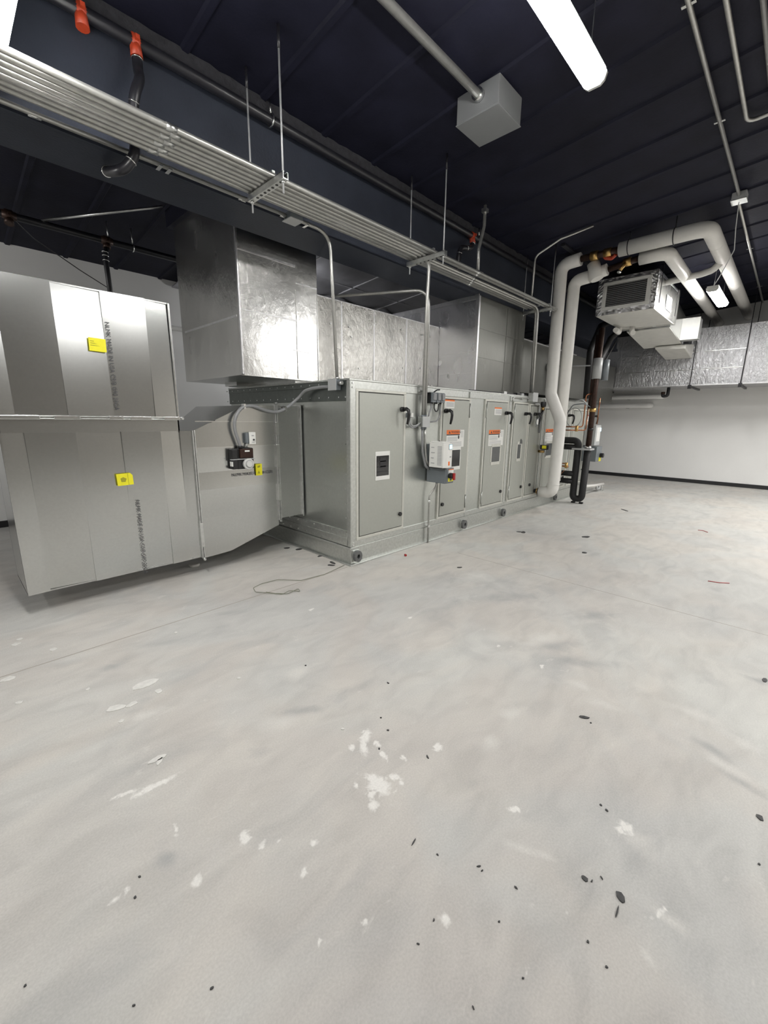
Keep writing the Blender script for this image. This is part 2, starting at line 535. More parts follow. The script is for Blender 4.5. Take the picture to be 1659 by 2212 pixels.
# worn marks of the concrete: kind (p plaster, f faint scuff, d dark scuff), centre, two half axes in metres
MARKS = [('p', 1.217, 1.271, 0.0076, -0.0224, -0.0442, -0.0269),
         ('p', 1.159, 1.225, 0.0178, -0.0086, -0.0204, -0.0329),
         ('p', 1.125, 1.263, 0.0106, -0.0107, -0.0151, -0.0168),
         ('p', 1.191, 1.133, 0.0159, -0.0025, -0.013, -0.033),
         ('p', 1.222, 1.198, 0.0059, -0.0172, -0.0123, -0.0069),
         ('p', 1.242, 1.055, 0.0005, -0.0178, -0.0124, -0.003),
         ('p', 1.402, 0.979, 0.0016, -0.0197, -0.0245, -0.0064),
         ('p', 1.066, 1.023, 0.0248, -0.0485, -0.0413, -0.0254),
         ('p', 1.074, 1.07, 0.0236, -0.0368, -0.015, -0.0113),
         ('p', 1.136, 1.014, 0.0171, -0.0267, -0.0118, -0.0081),
         ('p', 1.013, 1.019, 0.016, -0.0162, -0.0121, -0.0123),
         ('p', 0.977, 0.98, 0.0168, -0.017, -0.0156, -0.0159),
         ('p', 0.992, 1.097, 0.0082, -0.0083, -0.0091, -0.0101),
         ('p', 1.14, 0.97, 0.0083, -0.0084, -0.0104, -0.0092),
         ('p', 0.632, 0.963, 0.0053, -0.008, -0.0138, -0.0124),
         ('p', 0.59, 1.151, 0.0047, -0.0119, -0.0166, -0.0111),
         ('p', 0.556, 1.219, 0.0197, -0.0136, -0.0082, -0.023),
         ('p', 0.373, 1.194, 0.0062, -0.0165, -0.0125, -0.0083),
         ('p', 0.171, 1.32, 0.0237, -0.002, 0.0011, -0.009),
         ('p', 0.206, 1.329, 0.0086, 0.0014, 0.0021, -0.0111),
         ('p', 0.392, 1.424, 0.0065, -0.0044, -0.0065, -0.0282),
         ('p', 0.859, 0.545, 0.0083, -0.0168, -0.0153, -0.004),
         ('p', 0.68, 0.712, 0.0099, -0.0101, -0.005, -0.0052),
         ('p', 0.554, 0.772, 0.0076, -0.0077, -0.0041, -0.0054),
         ('p', 0.641, 1.117, 0.0047, -0.0048, -0.0038, -0.0059),
         ('p', 0.723, 1.024, 0.0094, -0.0095, -0.0051, -0.0069),
         ('p', 0.399, 1.689, 0.0958, -0.01, -0.0007, -0.0164),
         ('p', 0.308, 1.733, 0.0444, -0.0099, -0.0005, -0.0109),
         ('p', 1.362, 0.566, 0.0155, -0.0157, -0.015, -0.0076),
         ('p', 1.581, 0.233, 0.0091, -0.0271, -0.0325, -0.0011),
         ('p', 1.347, 0.073, 0.0342, -0.0138, -0.0044, -0.0059),
         ('p', 2.397, 0.918, 0.0036, -0.0127, -0.0158, -0.0047),
         ('p', 2.417, 1.231, 0.009, -0.0089, -0.0161, -0.009),
         ('p', 2.32, 1.931, 0.0213, -0.0097, -0.0108, -0.0108),
         ('p', 1.867, 2.583, 0.0254, -0.0006, -0.0077, -0.0146),
         ('p', 1.143, 0.285, 0.0014, -0.0069, -0.0097, 0.0005),
         ('p', 0.918, 0.301, 0.0042, -0.0082, -0.006, -0.0006),
         ('p', 0.521, 0.708, 0.0009, -0.0009, -0.0006, -0.0008),
         ('f', 1.607, 0.818, 0.0249, -0.0252, -0.0386, -0.0224),
         ('f', 2.731, 1.066, 0.1158, -0.0834, -0.0708, -0.0347),
         ('f', 2.654, 1.098, 0.0266, -0.06, -0.0744, -0.0278),
         ('f', 3.457, 2.042, 0.1276, -0.0786, -0.1026, -0.0681),
         ('f', 1.861, 0.856, 0.0345, -0.0347, -0.0325, -0.0171),
         ('f', 1.276, 1.937, 0.0847, -0.015, -0.0258, -0.0598),
         ('f', 1.232, 0.471, 0.0194, -0.0547, -0.0113, -0.0016),
         ('f', 1.266, 0.401, 0.0092, -0.0334, -0.0115, -0.0007),
         ('f', 1.553, 0.18, 0.01, -0.051, -0.0447, 0.0018),
         ('f', 1.343, 0.041, -0.0006, -0.0483, -0.0158, 0.0033),
         ('f', 1.188, 0.069, -0.0137, -0.0226, -0.0088, 0.0037),
         ('f', 2.472, -0.039, -0.0211, -0.0757, -0.0334, 0.0039),
         ('f', 2.229, 0.008, -0.022, -0.0848, -0.0359, 0.0045),
         ('f', 2.555, 0.157, 0.0074, -0.1089, -0.0423, 0.0),
         ('f', 2.286, 0.533, 0.023, -0.0715, -0.0351, -0.006),
         ('f', 2.367, 0.683, 0.0201, -0.0675, -0.0386, -0.0085),
         ('f', 0.971, 1.655, 0.078, -0.0455, -0.0207, -0.0429),
         ('f', 0.385, 3.074, 0.1401, -0.0276, -0.005, -0.0523),
         ('f', 0.515, 2.185, 0.0969, -0.0327, -0.0054, -0.0321),
         ('d', 2.708, 0.958, 0.1688, -0.1232, -0.057, -0.0261),
         ('d', 2.637, 0.751, 0.1125, -0.1571, -0.0556, -0.0169),
         ('d', 3.397, 0.91, 0.1398, -0.1115, -0.0666, -0.0226),
         ('d', 2.302, 0.05, -0.0281, -0.0745, -0.0305, 0.0038),
         ('d', 2.159, -0.062, -0.0169, -0.0718, -0.0267, 0.0041),
         ('d', 1.103, 1.644, 0.1003, -0.065, -0.0164, -0.0283),
         ('d', 0.359, 3.063, 0.1143, -0.023, -0.0052, -0.058),
         ('d', 0.52, 2.794, 0.0956, 0.0024, -0.0043, -0.041),
         ('d', 0.331, 1.342, 0.0306, -0.0038, 0.0011, -0.0394),
         ('d', 3.226, 1.575, 0.2037, -0.157, -0.078, -0.0431),
         ('d', 3.182, -0.07, 0.0131, -0.0788, -0.0382, 0.0013)]


def build_floor():
    import numpy as np

    def axis(segs):
        a = []
        for s0, s1, d in segs:
            n = max(1, int(round((s1 - s0) / d)))
            a += [s0 + (s1 - s0) * i / n for i in range(n)]
        return np.array(a + [segs[-1][1]])
    xs = axis([(X0 - .2, 0, .5), (0, 2.4, .012), (2.4, 6, .03), (6, X1 + .2, .3)])
    ys = axis([(Y0 - .2, -.8, .5), (-.8, 3.4, .012), (3.4, Y1 + .2, .3)])
    gx, gy = np.meshgrid(xs, ys)
    f = {'p': np.zeros_like(gx), 'f': np.zeros_like(gx), 'd': np.zeros_like(gx)}
    for kd, cx, cy, ax, ay, bx, by in MARKS:
        det = ax * by - ay * bx
        if abs(det) < 1e-8:
            continue
        u = ((gx - cx) * by - (gy - cy) * bx) / det
        v = ((gy - cy) * ax - (gx - cx) * ay) / det
        d2 = u * u + v * v
        f[kd] = np.maximum(f[kd], np.exp(-d2 * (1.0 if kd == 'p' else .8)))
    nx_, ny_ = len(xs), len(ys)
    V = np.stack([gx.ravel(), gy.ravel(), np.zeros(nx_ * ny_)], 1)
    ii = (np.arange(ny_ - 1)[:, None] * nx_ + np.arange(nx_ - 1)[None, :]).ravel()
    F = np.stack([ii, ii + 1, ii + nx_ + 1, ii + nx_], 1)
    me = bpy.data.meshes.new('floor')
    me.from_pydata(V.tolist(), [], F.tolist())
    for kd, nm in (('p', 'plaster'), ('f', 'faint_scuff'), ('d', 'dark_scuff')):
        at = me.attributes.new(nm, 'FLOAT', 'POINT')
        at.data.foreach_set('value', f[kd].ravel().astype(np.float32))
    me.materials.append(floor_m)
    o = bpy.data.objects.new('floor', me)
    COL.objects.link(o)
    md = o.modifiers.new('slab', 'SOLIDIFY')
    md.thickness = .15
    md.offset = -1
    return o


fl = struct(build_floor())
ce = struct(MB().hexa([(X0, Y0, roof(Y0)), (X1, Y0, roof(Y0)), (X1, Y1, roof(Y1)), (X0, Y1, roof(Y1)),
                       (X0, Y0, roof(Y0) + .15), (X1, Y0, roof(Y0) + .15), (X1, Y1, roof(Y1) + .15), (X0, Y1, roof(Y1) + .15)]).build('ceiling', blackpaint, base=(0, 0, 0)))
k = X0 + 0.25
rib_me = None
while k < X1:
    if rib_me is None:
        rib = MB().hexa([(k - .02, Y0, roof(Y0) - .018), (k + .02, Y0, roof(Y0) - .018), (k + .02, Y1, roof(Y1) - .018), (k - .02, Y1, roof(Y1) - .018),
                         (k - .035, Y0, roof(Y0)), (k + .035, Y0, roof(Y0)), (k + .035, Y1, roof(Y1)), (k - .035, Y1, roof(Y1))]).build('deck_rib', blackpaint, ce)
        rib_me = rib.data
        k0 = k
    else:
        r = bpy.data.objects.new('deck_rib', rib_me)
        r.location = (k - k0, 0, 0)
        r.parent = ce
        COL.objects.link(r)
    k += 0.6
struct(MB().box(X1, X1 + .2, Y0, Y1, 0, 4.85).build('wall_far', wall_m))
struct(MB().box(X0, X1 + .2, Y1, Y1 + .2, 0, 3.75).build('wall_left', wall_m))
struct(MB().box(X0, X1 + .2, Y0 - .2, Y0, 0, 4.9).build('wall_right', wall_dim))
struct(MB().box(X0 - .2, X0, Y0, Y1, 0, 4.85).build('wall_back', wall_m))
struct(MB().box(X1 - .012, X1, Y0, Y1 - .012, 0, .09).build('baseboard_far', base_m, bevel=.003))
struct(MB().box(X0, X1, Y1 - .012, Y1, 0, .09).build('baseboard_left', base_m, bevel=.003))

# the deep black soffit that crosses the room above the units, with a rough ragged top band
sy, sz = 3.45, 3.14
sof = struct(MB().hexa([(X0, sy, sz), (X1, sy, sz), (X1, sy + .42, sz), (X0, sy + .42, sz),
                        (X0, sy, roof(sy)), (X1, sy, roof(sy)), (X1, sy + .42, roof(sy + .42)), (X0, sy + .42, roof(sy + .42))]).build('trim_1', soffit_m))
rb = MB()
n = 260
top, bot = [], []
for i in range(n + 1):
    x = X0 + (X1 - X0) * i / n
    top.append((x, sy - .022 - random.random() * .02, roof(sy) - .002))
    bot.append((x, sy - .02 - random.random() * .012, roof(sy) - .115 - random.random() * .02))
rb.poly(top + bot + [(p[0], sy + .002, p[2]) for p in bot], [(i, i + 1, n + 2 + i, n + 1 + i) for i in range(n)] + [(n + 1 + i, n + 2 + i, 2 * n + 3 + i, 2 * n + 2 + i) for i in range(n)], 0, True)
rb.build('ragged_fireproofing', fire_m, sof)
MB().box(X0, X1, sy - .03, sy + .002, sz, sz + .05).build('bottom_lip', soffit_m, sof)

# concrete joints as shallow dark grooves with a dusty edge
jo = MB()
jo.box(-2.0, 2.72, 3.118, 3.126, 0.0, 0.0006)
jo.box(3.945, 3.951, -3.0, 2.6, 0.0, 0.0006)
jo.build('floor_joint', stain_m, fl)

# quilted insulation blanket under the roof behind the soffit
nx, ny = 40, 26
bx0, bx1, by0, by1 = 2.9, 8.6, 3.95, 7.5
pts, fcs = [], []
for j in range(ny + 1):
    for i in range(nx + 1):
        x = bx0 + (bx1 - bx0) * i / nx
        y = by0 + (by1 - by0) * j / ny
        sag = 0.09 * abs(math.sin(math.pi * (x - bx0) / 1.14)) * abs(math.sin(math.pi * (y - by0) / 0.9))
        pts.append((x, y, roof(y) - .10 - sag - random.random() * .006))
for j in range(ny):
    for i in range(nx):
        a = j * (nx + 1) + i
        fcs.append((a, a + 1, a + nx + 2, a + nx + 1))
bl = thing('roof_insulation_blanket', 'dark quilted foil insulation blanket under the roof behind the overhead soffit', 'insulation', (5.7, 5.7, 3.55))
q = MB().poly(pts, fcs, 0, True).build('quilted_sheet', dark_foil, bl)
sd = q.modifiers.new('thickness', 'SOLIDIFY')
sd.thickness = 0.02
sd.offset = 0
for i in range(1, 6):
    x = bx0 + 1.14 * i - .004
    if x < bx1:
        MB().hexa([(x - .011, by0, roof(by0) - .125), (x + .011, by0, roof(by0) - .125), (x + .011, by1, roof(by1) - .125), (x - .011, by1, roof(by1) - .125),
                   (x - .011, by0, roof(by0) - .09), (x + .011, by0, roof(by0) - .09), (x + .011, by1, roof(by1) - .09), (x - .011, by1, roof(by1) - .09)]).build('seam_tape', blanket_tape, bl)
for i in range(1, 4):
    y = by0 + 0.9 * i
    MB().box(bx0, bx1, y - .009, y + .009, roof(y) - .125, roof(y) - .092).build('seam_tape', blanket_tape, bl)

# ------------------------------------------------------------------ air handling unit
AX0, AX1, AY, AYB = 2.78, 9.66, 3.133, 5.57
ahu = thing('air_handling_unit', 'long galvanized air handling unit with hinged access doors standing on the floor', 'machine', (AX0, AY, 0))
# base rails: channel with foot flange
b = MB()
b.box(AX0, AX1, AY, AY + .05, .0, .19)
b.box(AX0, AX1, AY - .03, AY, .0, .014)
b.box(AX0, AX0 + .05, AY + .05, AYB, 0, .19)
b.box(AX0 - .03, AX0, AY - .03, AYB, 0, .014)
b.box(AX0 - .012, AX0, AY, AYB, .165, .19)
b.box(AX1 - .05, AX1, AY + .05, AYB - .05, 0, .19)
b.box(AX0 + .05, AX1, AYB - .05, AYB, 0, .19)
b.build('base_rail', unit_rail, ahu, .003)
MB().box(AX0 + .015, AX1 - .01, AY + .012, AYB - .01, .19, 1.845).build('cabinet', unit_m, ahu)
# frame rails and posts
MB().box(AX0, AX1, AY, AY + .06, 1.775, 1.855).build('top_rail', unit_rail, ahu, .004)
MB().box(AX0, AX1, AY, AY + .06, .196, .262).build('bottom_rail', unit_rail, ahu, .004)
MB().box(AX0, AX0 + .06, AY + .06, AYB, 1.665, 1.855).box(AX0 - .004, AX0 + .05, AY + .06, AYB, 1.80, 1.855).build('end_top_rail', rail_dark, ahu, .003)
MB().box(AX0, AX0 + .06, AY + .06, AYB, .196, .36).box(AX0 - .006, AX0 + .05, AY + .06, AYB, .27, .285).build('end_bottom_rail', unit_rail, ahu, .003)
for x, w in ((AX0, .075), (4.85, .05), (5.925, .07), (7.10, .06), (8.35, .06), (AX1 - .07, .07)):
    MB().box(x, x + w, AY - .002, AY + .06, .196, 1.855).build('post', unit_rail, ahu, .004)
MB().box(AX0 - .003, AX0 + .02, AY, AY + .05, .196, 1.855).build('corner_angle', unit_rail, ahu, .003)
lid = MB().box(AX0 - .01, AX1, AY - .004, AYB, 1.855, 1.872)
lid.build('lid', unit_rail, ahu, .003)
# seams of the joined sections at the top rail
for x in (4.87, 5.96, 7.13):
    MB().box(x - .035, x + .06, AY - .018, AY, 1.775, 1.85).build('joining_bracket', unit_rail, ahu, .003)
rv = MB()
for i in range(16):
    y = AY + .16 + i * .155
    for z in (1.70, 1.83, .225, .335):
        rv.box(AX0 - .008, AX0, y - .006, y + .006, z - .006, z + .006)
for i in range(10):
    z = .35 + i * .15
    rv.box(AX0 - .008, AX0, AY + .055, AY + .068, z - .007, z + .007)
for x in (AX0 + .03, 4.875, 5.96, 7.13):
    for z in (.21, .24, 1.79, 1.83):
        rv.box(x - .007, x + .007, AY - .010, AY, z - .007, z + .007)
o = rv.build('rivets', galv_l, ahu)
o['kind'] = 'stuff'
# lifting lugs on the base
for x in (2.845, 4.83, 5.92, 7.9):
    m = MB()
    n = 14
    out = [(x + .052 * math.cos(2 * math.pi * i / n), AY - .05, .095 + .062 * math.sin(2 * math.pi * i / n)) for i in range(n)]
    inn = [(x + .020 * math.cos(2 * math.pi * i / n), AY - .05, .095 + .024 * math.sin(2 * math.pi * i / n)) for i in range(n)]
    bk = [(p[0], AY - .012, p[2]) for p in out]
    bi = [(p[0], AY - .012, p[2]) for p in inn]
    fs = []
    for i in range(n):
        j = (i + 1) % n
        fs += [(i, j, n + j, n + i), (i, 2 * n + i, 2 * n + j, j), (n + i, n + j, 3 * n + j, 3 * n + i), (2 * n + i, 3 * n + i, 3 * n + j, 2 * n + j)]
    m.poly(out + inn + bk + bi, fs)
    m.box(x - .045, x + .045, AY - .012, AY, .035, .155, 1)
    m.cyl((x, AY - .013, .095), (x, AY - .0115, .095), .026, 12, 2)
    m.build('lifting_lug', [lug_m, unit_rail, black_m], ahu)


def sticker_small(x0, x1, z0, z1, y):
    m = MB().box(x0, x1, y - .0025, y, z0, z1, 0)
    m.box(x0, x1, y - .0035, y - .002, z1 - .018, z1, 1)
    for i in range(4):
        zz = z1 - .032 - i * (z1 - z0 - .04) / 4.2
        m.box(x0 + .03, x1 - .012, y - .0035, y - .002, zz - .007, zz, 2)
    return m


def sticker_warning(x0, x1, z0, z1, y):
    m = MB().box(x0, x1, y - .0025, y, z0, z1, 0)
    w, h = x1 - x0, z1 - z0
    m.box(x0, x0 + w * .74, y - .0035, y - .002, z1 - h * .24, z1, 1)
    m.box(x0, x0 + w * .74, y - .0035, y - .002, z1 - h * .31, z1 - h * .24, 3)
    m.prism([(x0 + w * .10, y - .0042, z1 - h * .20), (x0 + w * .22, y - .0042, z1 - h * .20), (x0 + w * .16, y - .0042, z1 - h * .05)], (0, .001, 0), 3)
    m.text('WARNING', w * .115, (x0 + w * .245, y - .0042, z1 - h * .19), (1, 0, 0), (0, 0, 1), 3, .0005)
    for i in range(4):
        zz = z1 - h * (.40 + .07 * i)
        m.box(x0 + .02, x0 + w * .60, y - .0035, y - .002, zz - .006, zz, 2)
    for i in range(4):
        zz = z1 - h * (.70 + .07 * i)
        m.box(x0 + .02, x0 + w * .86, y - .0035, y - .002, zz - .005, zz, 2)
    for i in range(5):
        zz = z1 - h * (.08 + .08 * i)
        m.box(x0 + w * .80, x0 + w * .95, y - .0035, y - .002, zz - .005, zz, 2)
    c = (x0 + w * .68, z1 - h * .42)
    m.prism([(c[0] + .018 * math.cos(a * math.pi / 4), y - .0036, c[1] + .024 * math.sin(a * math.pi / 4)) for a in range(8)], (0, .001, 0), 3)
    return m


def make_door(x0, x1, z0, z1, handle_x, knob_x, window=None, glass=None, small=None, warn=None, hinge_x=None, hz=1.60):
    # trim frame
    t = .032
    f = MB()
    f.box(x0 - t, x1 + t, AY - .008, AY + .02, z1, z1 + t * .8)
    f.box(x0 - t, x1 + t, AY - .008, AY + .02, z0 - t, z0)
    f.box(x0 - t, x0, AY - .008, AY + .02, z0, z1)
    f.box(x1, x1 + t, AY - .008, AY + .02, z0, z1)
    f.build('door_frame', trim_m, ahu, .003)
    gk = MB().box(x0, x1, AY + .006, AY + .014, z0, z1).build('door_gasket', black_m, ahu)
    g = .009
    d = MB().box(x0 + g, x1 - g, AY - .014, AY + .008, z0 + g, z1 - g).build('door', door_m, ahu, .004)
    if handle_x is not None:
        h = MB()
        h.cyl((handle_x, AY - .014, hz), (handle_x, AY - .05, hz), .026, 14)
        h.tube([(handle_x, AY - .045, hz), (handle_x + .004, AY - .085, hz + .004), (handle_x + .006, AY - .112, hz - .012), (handle_x + .006, AY - .118, hz - .05),
                (handle_x + .006, AY - .112, hz - .10), (handle_x + .006, AY - .098, hz - .155)], .016, 10,
               radii=[.020, .020, .019, .017, .016, .013])
        h.build('handle', black_m, d)
    if knob_x is not None:
        MB().cyl((knob_x, AY - .014, .442), (knob_x, AY - .035, .442), .024, 14).build('latch_knob', black_m, d, .004)
    if hinge_x is not None:
        for hzz in (z0 + .13, z1 - .13):
            MB().cyl((hinge_x, AY - .016, hzz - .09), (hinge_x, AY - .016, hzz + .09), .008, 8).build('hinge', unit_rail, d)
    if window:
        wx0, wx1, wz0, wz1 = window
        wf = MB()
        wf.box(wx0 - .012, wx1 + .012, AY - .019, AY - .014, wz1, wz1 + .045)
        wf.box(wx0 - .012, wx1 + .012, AY - .019, AY - .014, wz0 - .045, wz0)
        sw = .012 if glass is darkglass else .03
        wf.box(wx0 - sw, wx0, AY - .019, AY - .014, wz0, wz1)
        wf.box(wx1, wx1 + sw, AY - .019, AY - .014, wz0, wz1)
        wf.build('window_frame', white_m if glass is darkglass else trim_m, d, .002)
        MB().box(wx0, wx1, AY - .016, AY - .013, wz0, wz1).build('window_pane', glass, d)
    if small:
        sticker_small(*small, AY - .014).build('instruction_label', [white_m, warn_m, print_m], d)
    if warn:
        sticker_warning(*warn, AY - .014).build('warning_label', [white_m, warn_m, print_m, ink_m], d)
    return d


D1 = make_door(2.884, 3.555, .288, 1.757, 3.505, 3.51, (3.125, 3.318, .905, 1.118), darkglass)
D2 = make_door(4.262, 4.842, .285, 1.745, 4.30, 4.315, (4.485, 4.665, .91, 1.12), darkglass, (4.29, 4.49, 1.635, 1.735), (4.352, 4.738, 1.155, 1.372), 4.848)
D3 = make_door(5.27, 5.865, .275, 1.750, 5.80, 5.80, (5.475, 5.70, .905, 1.12), greyglass, (5.475, 5.675, 1.57, 1.675), (5.36, 5.775, 1.14, 1.362), 5.263)
D4 = make_door(6.075, 6.535, .27, 1.745, 6.42, 6.462, (6.25, 6.36, .91, 1.13), greyglass, None, None, 6.07)
D5 = make_door(6.62, 7.02, .27, 1.735, 6.75, 6.78)
D6 = make_door(7.19, 7.78, .28, 1.70, None, None, (7.31, 7.575, .90, 1.11), greyglass, None, (7.24, 7.66, 1.15, 1.36))
D7 = make_door(7.92, 8.30, .28, 1.70, 8.19, 8.2)
D8 = make_door(8.46, 9.02, .28, 1.70, None, 8.9)
D9 = make_door(9.10, 9.57, .28, 1.70, 9.50, 9.5)
# black hinge block and slider in the first door window
m = MB()
for i in range(3):
    m.box(3.14, 3.305, AY - .0185, AY - .016, .945 + i * .055, .955 + i * .055)
m.box(3.18, 3.27, AY - .0185, AY - .016, .99, 1.10)
m.build('window_bars', base_m, D1)
# arrow shaped slot on the fourth door
MB().prism([(6.30, AY - .02, 1.14), (6.40, AY - .02, 1.14), (6.385, AY - .02, 1.19), (6.35, AY - .02, 1.215)], (0, .006, 0)).build('window_tab', greyglass, D4)

# ------------------------------------------------------------------ bare sheet metal duct at the near end
duct = thing('sheet_metal_duct', 'bare galvanized sheet metal duct entering the near end of the air handling unit', 'duct', (1.2, 4.1, .17))
DY, DYB = 3.956, 4.54


def strips(xs, z0, z1, sign, name='panel'):
    """beaded sheet: neighbouring strips lean a little opposite ways"""
    for i in range(len(xs) - 1):
        s = sign if i % 2 == 0 else -sign
        a, c = xs[i], xs[i + 1]
        d = .0055 * s
        e = .007 * s
        m = MB().poly([(a, DY - d - e, z0), (c, DY + d - e, z0), (c, DY + .014, z0), (a, DY + .014, z0),
                       (a, DY - d + e, z1), (c, DY + d + e, z1), (c, DY + .014, z1), (a, DY + .014, z1)],
                      [(3, 2, 1, 0), (4, 5, 6, 7), (0, 1, 5, 4), (1, 2, 6, 5), (2, 3, 7, 6), (3, 0, 4, 7)])
        m.build(name, galv, duct)


strips([.285, .388, .693, .995, 1.300, 1.488], 1.475, 2.42, 1)
strips([.285, .420, .720, 1.028, 1.325, 1.488, 1.60], .172, 1.372, 1)
m = MB().box(.285, 1.49, DY + .0, DY + .012, 1.372, 1.475)
m.build('panel', galv, duct)
m = MB()
m.box(.285, 1.490, DYB - .01, DYB, .172, 2.42).box(.285, .295, DY, DYB, .172, 2.42).box(1.478, 1.49, DY, DYB, 1.37, 2.42)
m.box(.285, 1.49, DY, DYB, 2.41, 2.42).box(.285, 1.60, DY, DYB, .172, .182).box(1.488, 1.60, DY, DYB, 1.362, 1.372).box(1.49, 1.60, DYB - .01, DYB, .172, 1.372)
m.build('side_sheet', galv, duct)
# vertical edge cleat on the upper box, horizontal flange between the boxes
MB().box(1.478, 1.494, DY - .012, DY + .03, 1.49, 2.42).build('corner_cleat', galv_l, duct, .003)
m = MB().box(.27, 1.515, DY - .032, DY + .01, 1.468, 1.476).box(.27, 1.515, DY - .032, DY + .01, 1.484, 1.492)
m.build('flange', galv_b, duct, .002)
for i, (a, c) in enumerate(((.30, .52), (.60, .76), (.95, 1.05), (1.10, 1.26), (1.36, 1.49))):
    MB().box(a, c, DY - .036, DY - .008, 1.466, 1.494).build('flange_clip', galv_l, duct, .003)
MB().cyl((1.507, DY - .05, 1.479), (1.507, DY - .02, 1.479), .011, 6).build('flange_bolt', galv_b, duct)
# flange at the mouth of the transition
m = MB().box(1.585, 1.597, DY - .03, DY, .165, 1.375).box(1.601, 1.613, DY - .03, DY, .165, 1.375)
m.build('flange', galv_b, duct, .002)
MB().box(1.583, 1.615, DY - .034, DY - .004, .28, .52).build('flange_clip', galv_l, duct, .003)
MB().cyl((1.60, DY - .05, .158), (1.60, DY - .01, .158), .012, 6).build('flange_bolt', galv_b, duct)
# transition: flat front, sloping top and bottom, splayed back
x0, x1, xm = 1.607, 2.455, 1.886
xk = 2.13
front = [(x0, DY, .158), (xm, DY, .172), (x1, DY, .345), (x1, DY, 1.62), (xk, DY, 1.612), (x0, DY, 1.372)]
yb = {0: DYB, 1: 4.83, 2: 5.42, 3: 5.42, 4: 5.1, 5: DYB}
back = [(p[0], yb[i], p[2]) for i, p in enumerate(front)]
MB().poly(front + back, [(6, 11, 10, 9, 8, 7), (0, 1, 7, 6), (1, 2, 8, 7), (2, 3, 9, 8), (3, 4, 10, 9), (4, 5, 11, 10), (5, 0, 6, 11)]).build('transition', galv, duct)
zs = [.158, .55, .82, .985, 1.215, 1.46, 1.62]


def clipz(a, c, flip):
    """front sheet of the transition between heights a and c, cut by its sloping edges"""
    def lo(x):
        return .158 + (.014) * (x - x0) / (xm - x0) if x < xm else .172 + .173 * (x - xm) / (x1 - xm)

    def hi(x):
        return 1.372 + .24 * (x - x0) / (xk - x0) if x < xk else 1.612 + .008 * (x - xk) / (x1 - xk)
    n = 12
    up, dnp = [], []
    for i in range(n + 1):
        x = x0 + (x1 - x0) * i / n
        z0, z1 = max(a, lo(x)), min(c, hi(x))
        if z1 - z0 > .002:
            dnp.append((x, DY - .002 - .006 * flip * ((z0 - a) / (c - a) - .5), z0))
            up.append((x, DY - .002 - .006 * flip * ((z1 - a) / (c - a) - .5), z1))
    return dnp + up[::-1]


for i in range(6):
    ring = clipz(zs[i], zs[i + 1], 1 if i % 2 else -1)
    MB().prism(ring, (0, .004, 0)).build('panel', galv, duct)
MB().box(x0 + .02, x1 - .01, DY - .007, DY, 1.452, 1.46).build('bead', galv_l, duct)
MB().box(x0 + .01, x1 - .01, DY - .005, DY, 1.214, 1.219).build('bead', galv_l, duct)
m = MB().box(x1 - .004, x1 + .012, DY - .022, DY + .02, .40, 1.63).box(x1 + .016, x1 + .03, DY - .022, DY + .02, .40, 1.63)
m.build('flange', galv_b, duct, .002)
for a, c in ((1.32, 1.45), (.98, 1.22), (.62, .80)):
    MB().box(x1 - .006, x1 + .034, DY - .026, DY, a, c).build('flange_clip', galv_l, duct, .003)
MB().cyl((x1 + .014, DY - .035, 1.645), (x1 + .014, DY + .01, 1.645), .010, 6).build('flange_bolt', galv_b, duct)
MB().cyl((x1 + .014, DY - .035, .39), (x1 + .014, DY + .01, .39), .010, 6).build('flange_bolt', galv_b, duct)
# straight collar to the unit
MB().box(x1 + .025, AX0 - .001, DY, 5.42, .415, 1.62).build('collar', galv, duct, .003)
MB().box(AX0 - .02, AX0 - .001, DY - .025, 5.44, .40, 1.635).build('collar_flange', galv_b, duct, .002)


def yellow(x, z, w, h, rot, tab=False):
    m = MB()
    c, s = math.cos(rot), math.sin(rot)

    def P(u, v, y):
        return (x + u * c - v * s, y, z + u * s + v * c)
    out = [(-w / 2, -h / 2), (w / 2, -h / 2), (w / 2, h * .30), (w * .36, h / 2), (-w / 2, h / 2)] if tab else [(-w / 2, -h / 2), (w / 2, -h / 2), (w / 2, h / 2), (-w / 2, h / 2)]
    yy = DY - .018
    m.prism([P(u, v, yy) for u, v in out], (0, .002, 0), 0)
    yy -= .001
    if tab:
        m.prism([P(u, v, yy) for u, v in ((-.25 * w, -.2 * h), (0, -.22 * h), (.1 * w, .05 * h), (-.1 * w, .2 * h), (-.28 * w, .1 * h))], (0, .001, 0), 1)
        m.prism([P(u, v, yy) for u, v in ((.18 * w, -.5 * h), (.20 * w, -.5 * h), (.20 * w, .5 * h), (.18 * w, .5 * h))], (0, .001, 0), 1)
    elif h > w:
        m.prism([P(u, v, yy) for u, v in ((-.22 * w, .16 * h), (.2 * w, .2 * h), (.22 * w, .38 * h), (-.2 * w, .32 * h))], (0, .001, 0), 1)
        m.prism([P(u, v, yy) for u, v in ((-.22 * w, -.34 * h), (.16 * w, -.34 * h), (-.03 * w, -.08 * h))], (0, .001, 0), 1)
    else:
        for i in range(3):
            v = .22 * h - .16 * h * i
            m.prism([P(u, vv, yy) for u, vv in ((-.42 * w, v), (-.2 * w + .02 * i, v), (-.2 * w, v + .05 * h), (-.42 * w, v + .05 * h))], (0, .001, 0), 1)
    o = m.build('sticker', [yellow_m, yellow_d], duct)
    o['label'] = 'yellow sticker'


yellow(.937, 2.022, .112, .095, -.02)
yellow(1.012, .985, .118, .098, .03, True)
yellow(2.236, .972, .072, .118, .0)
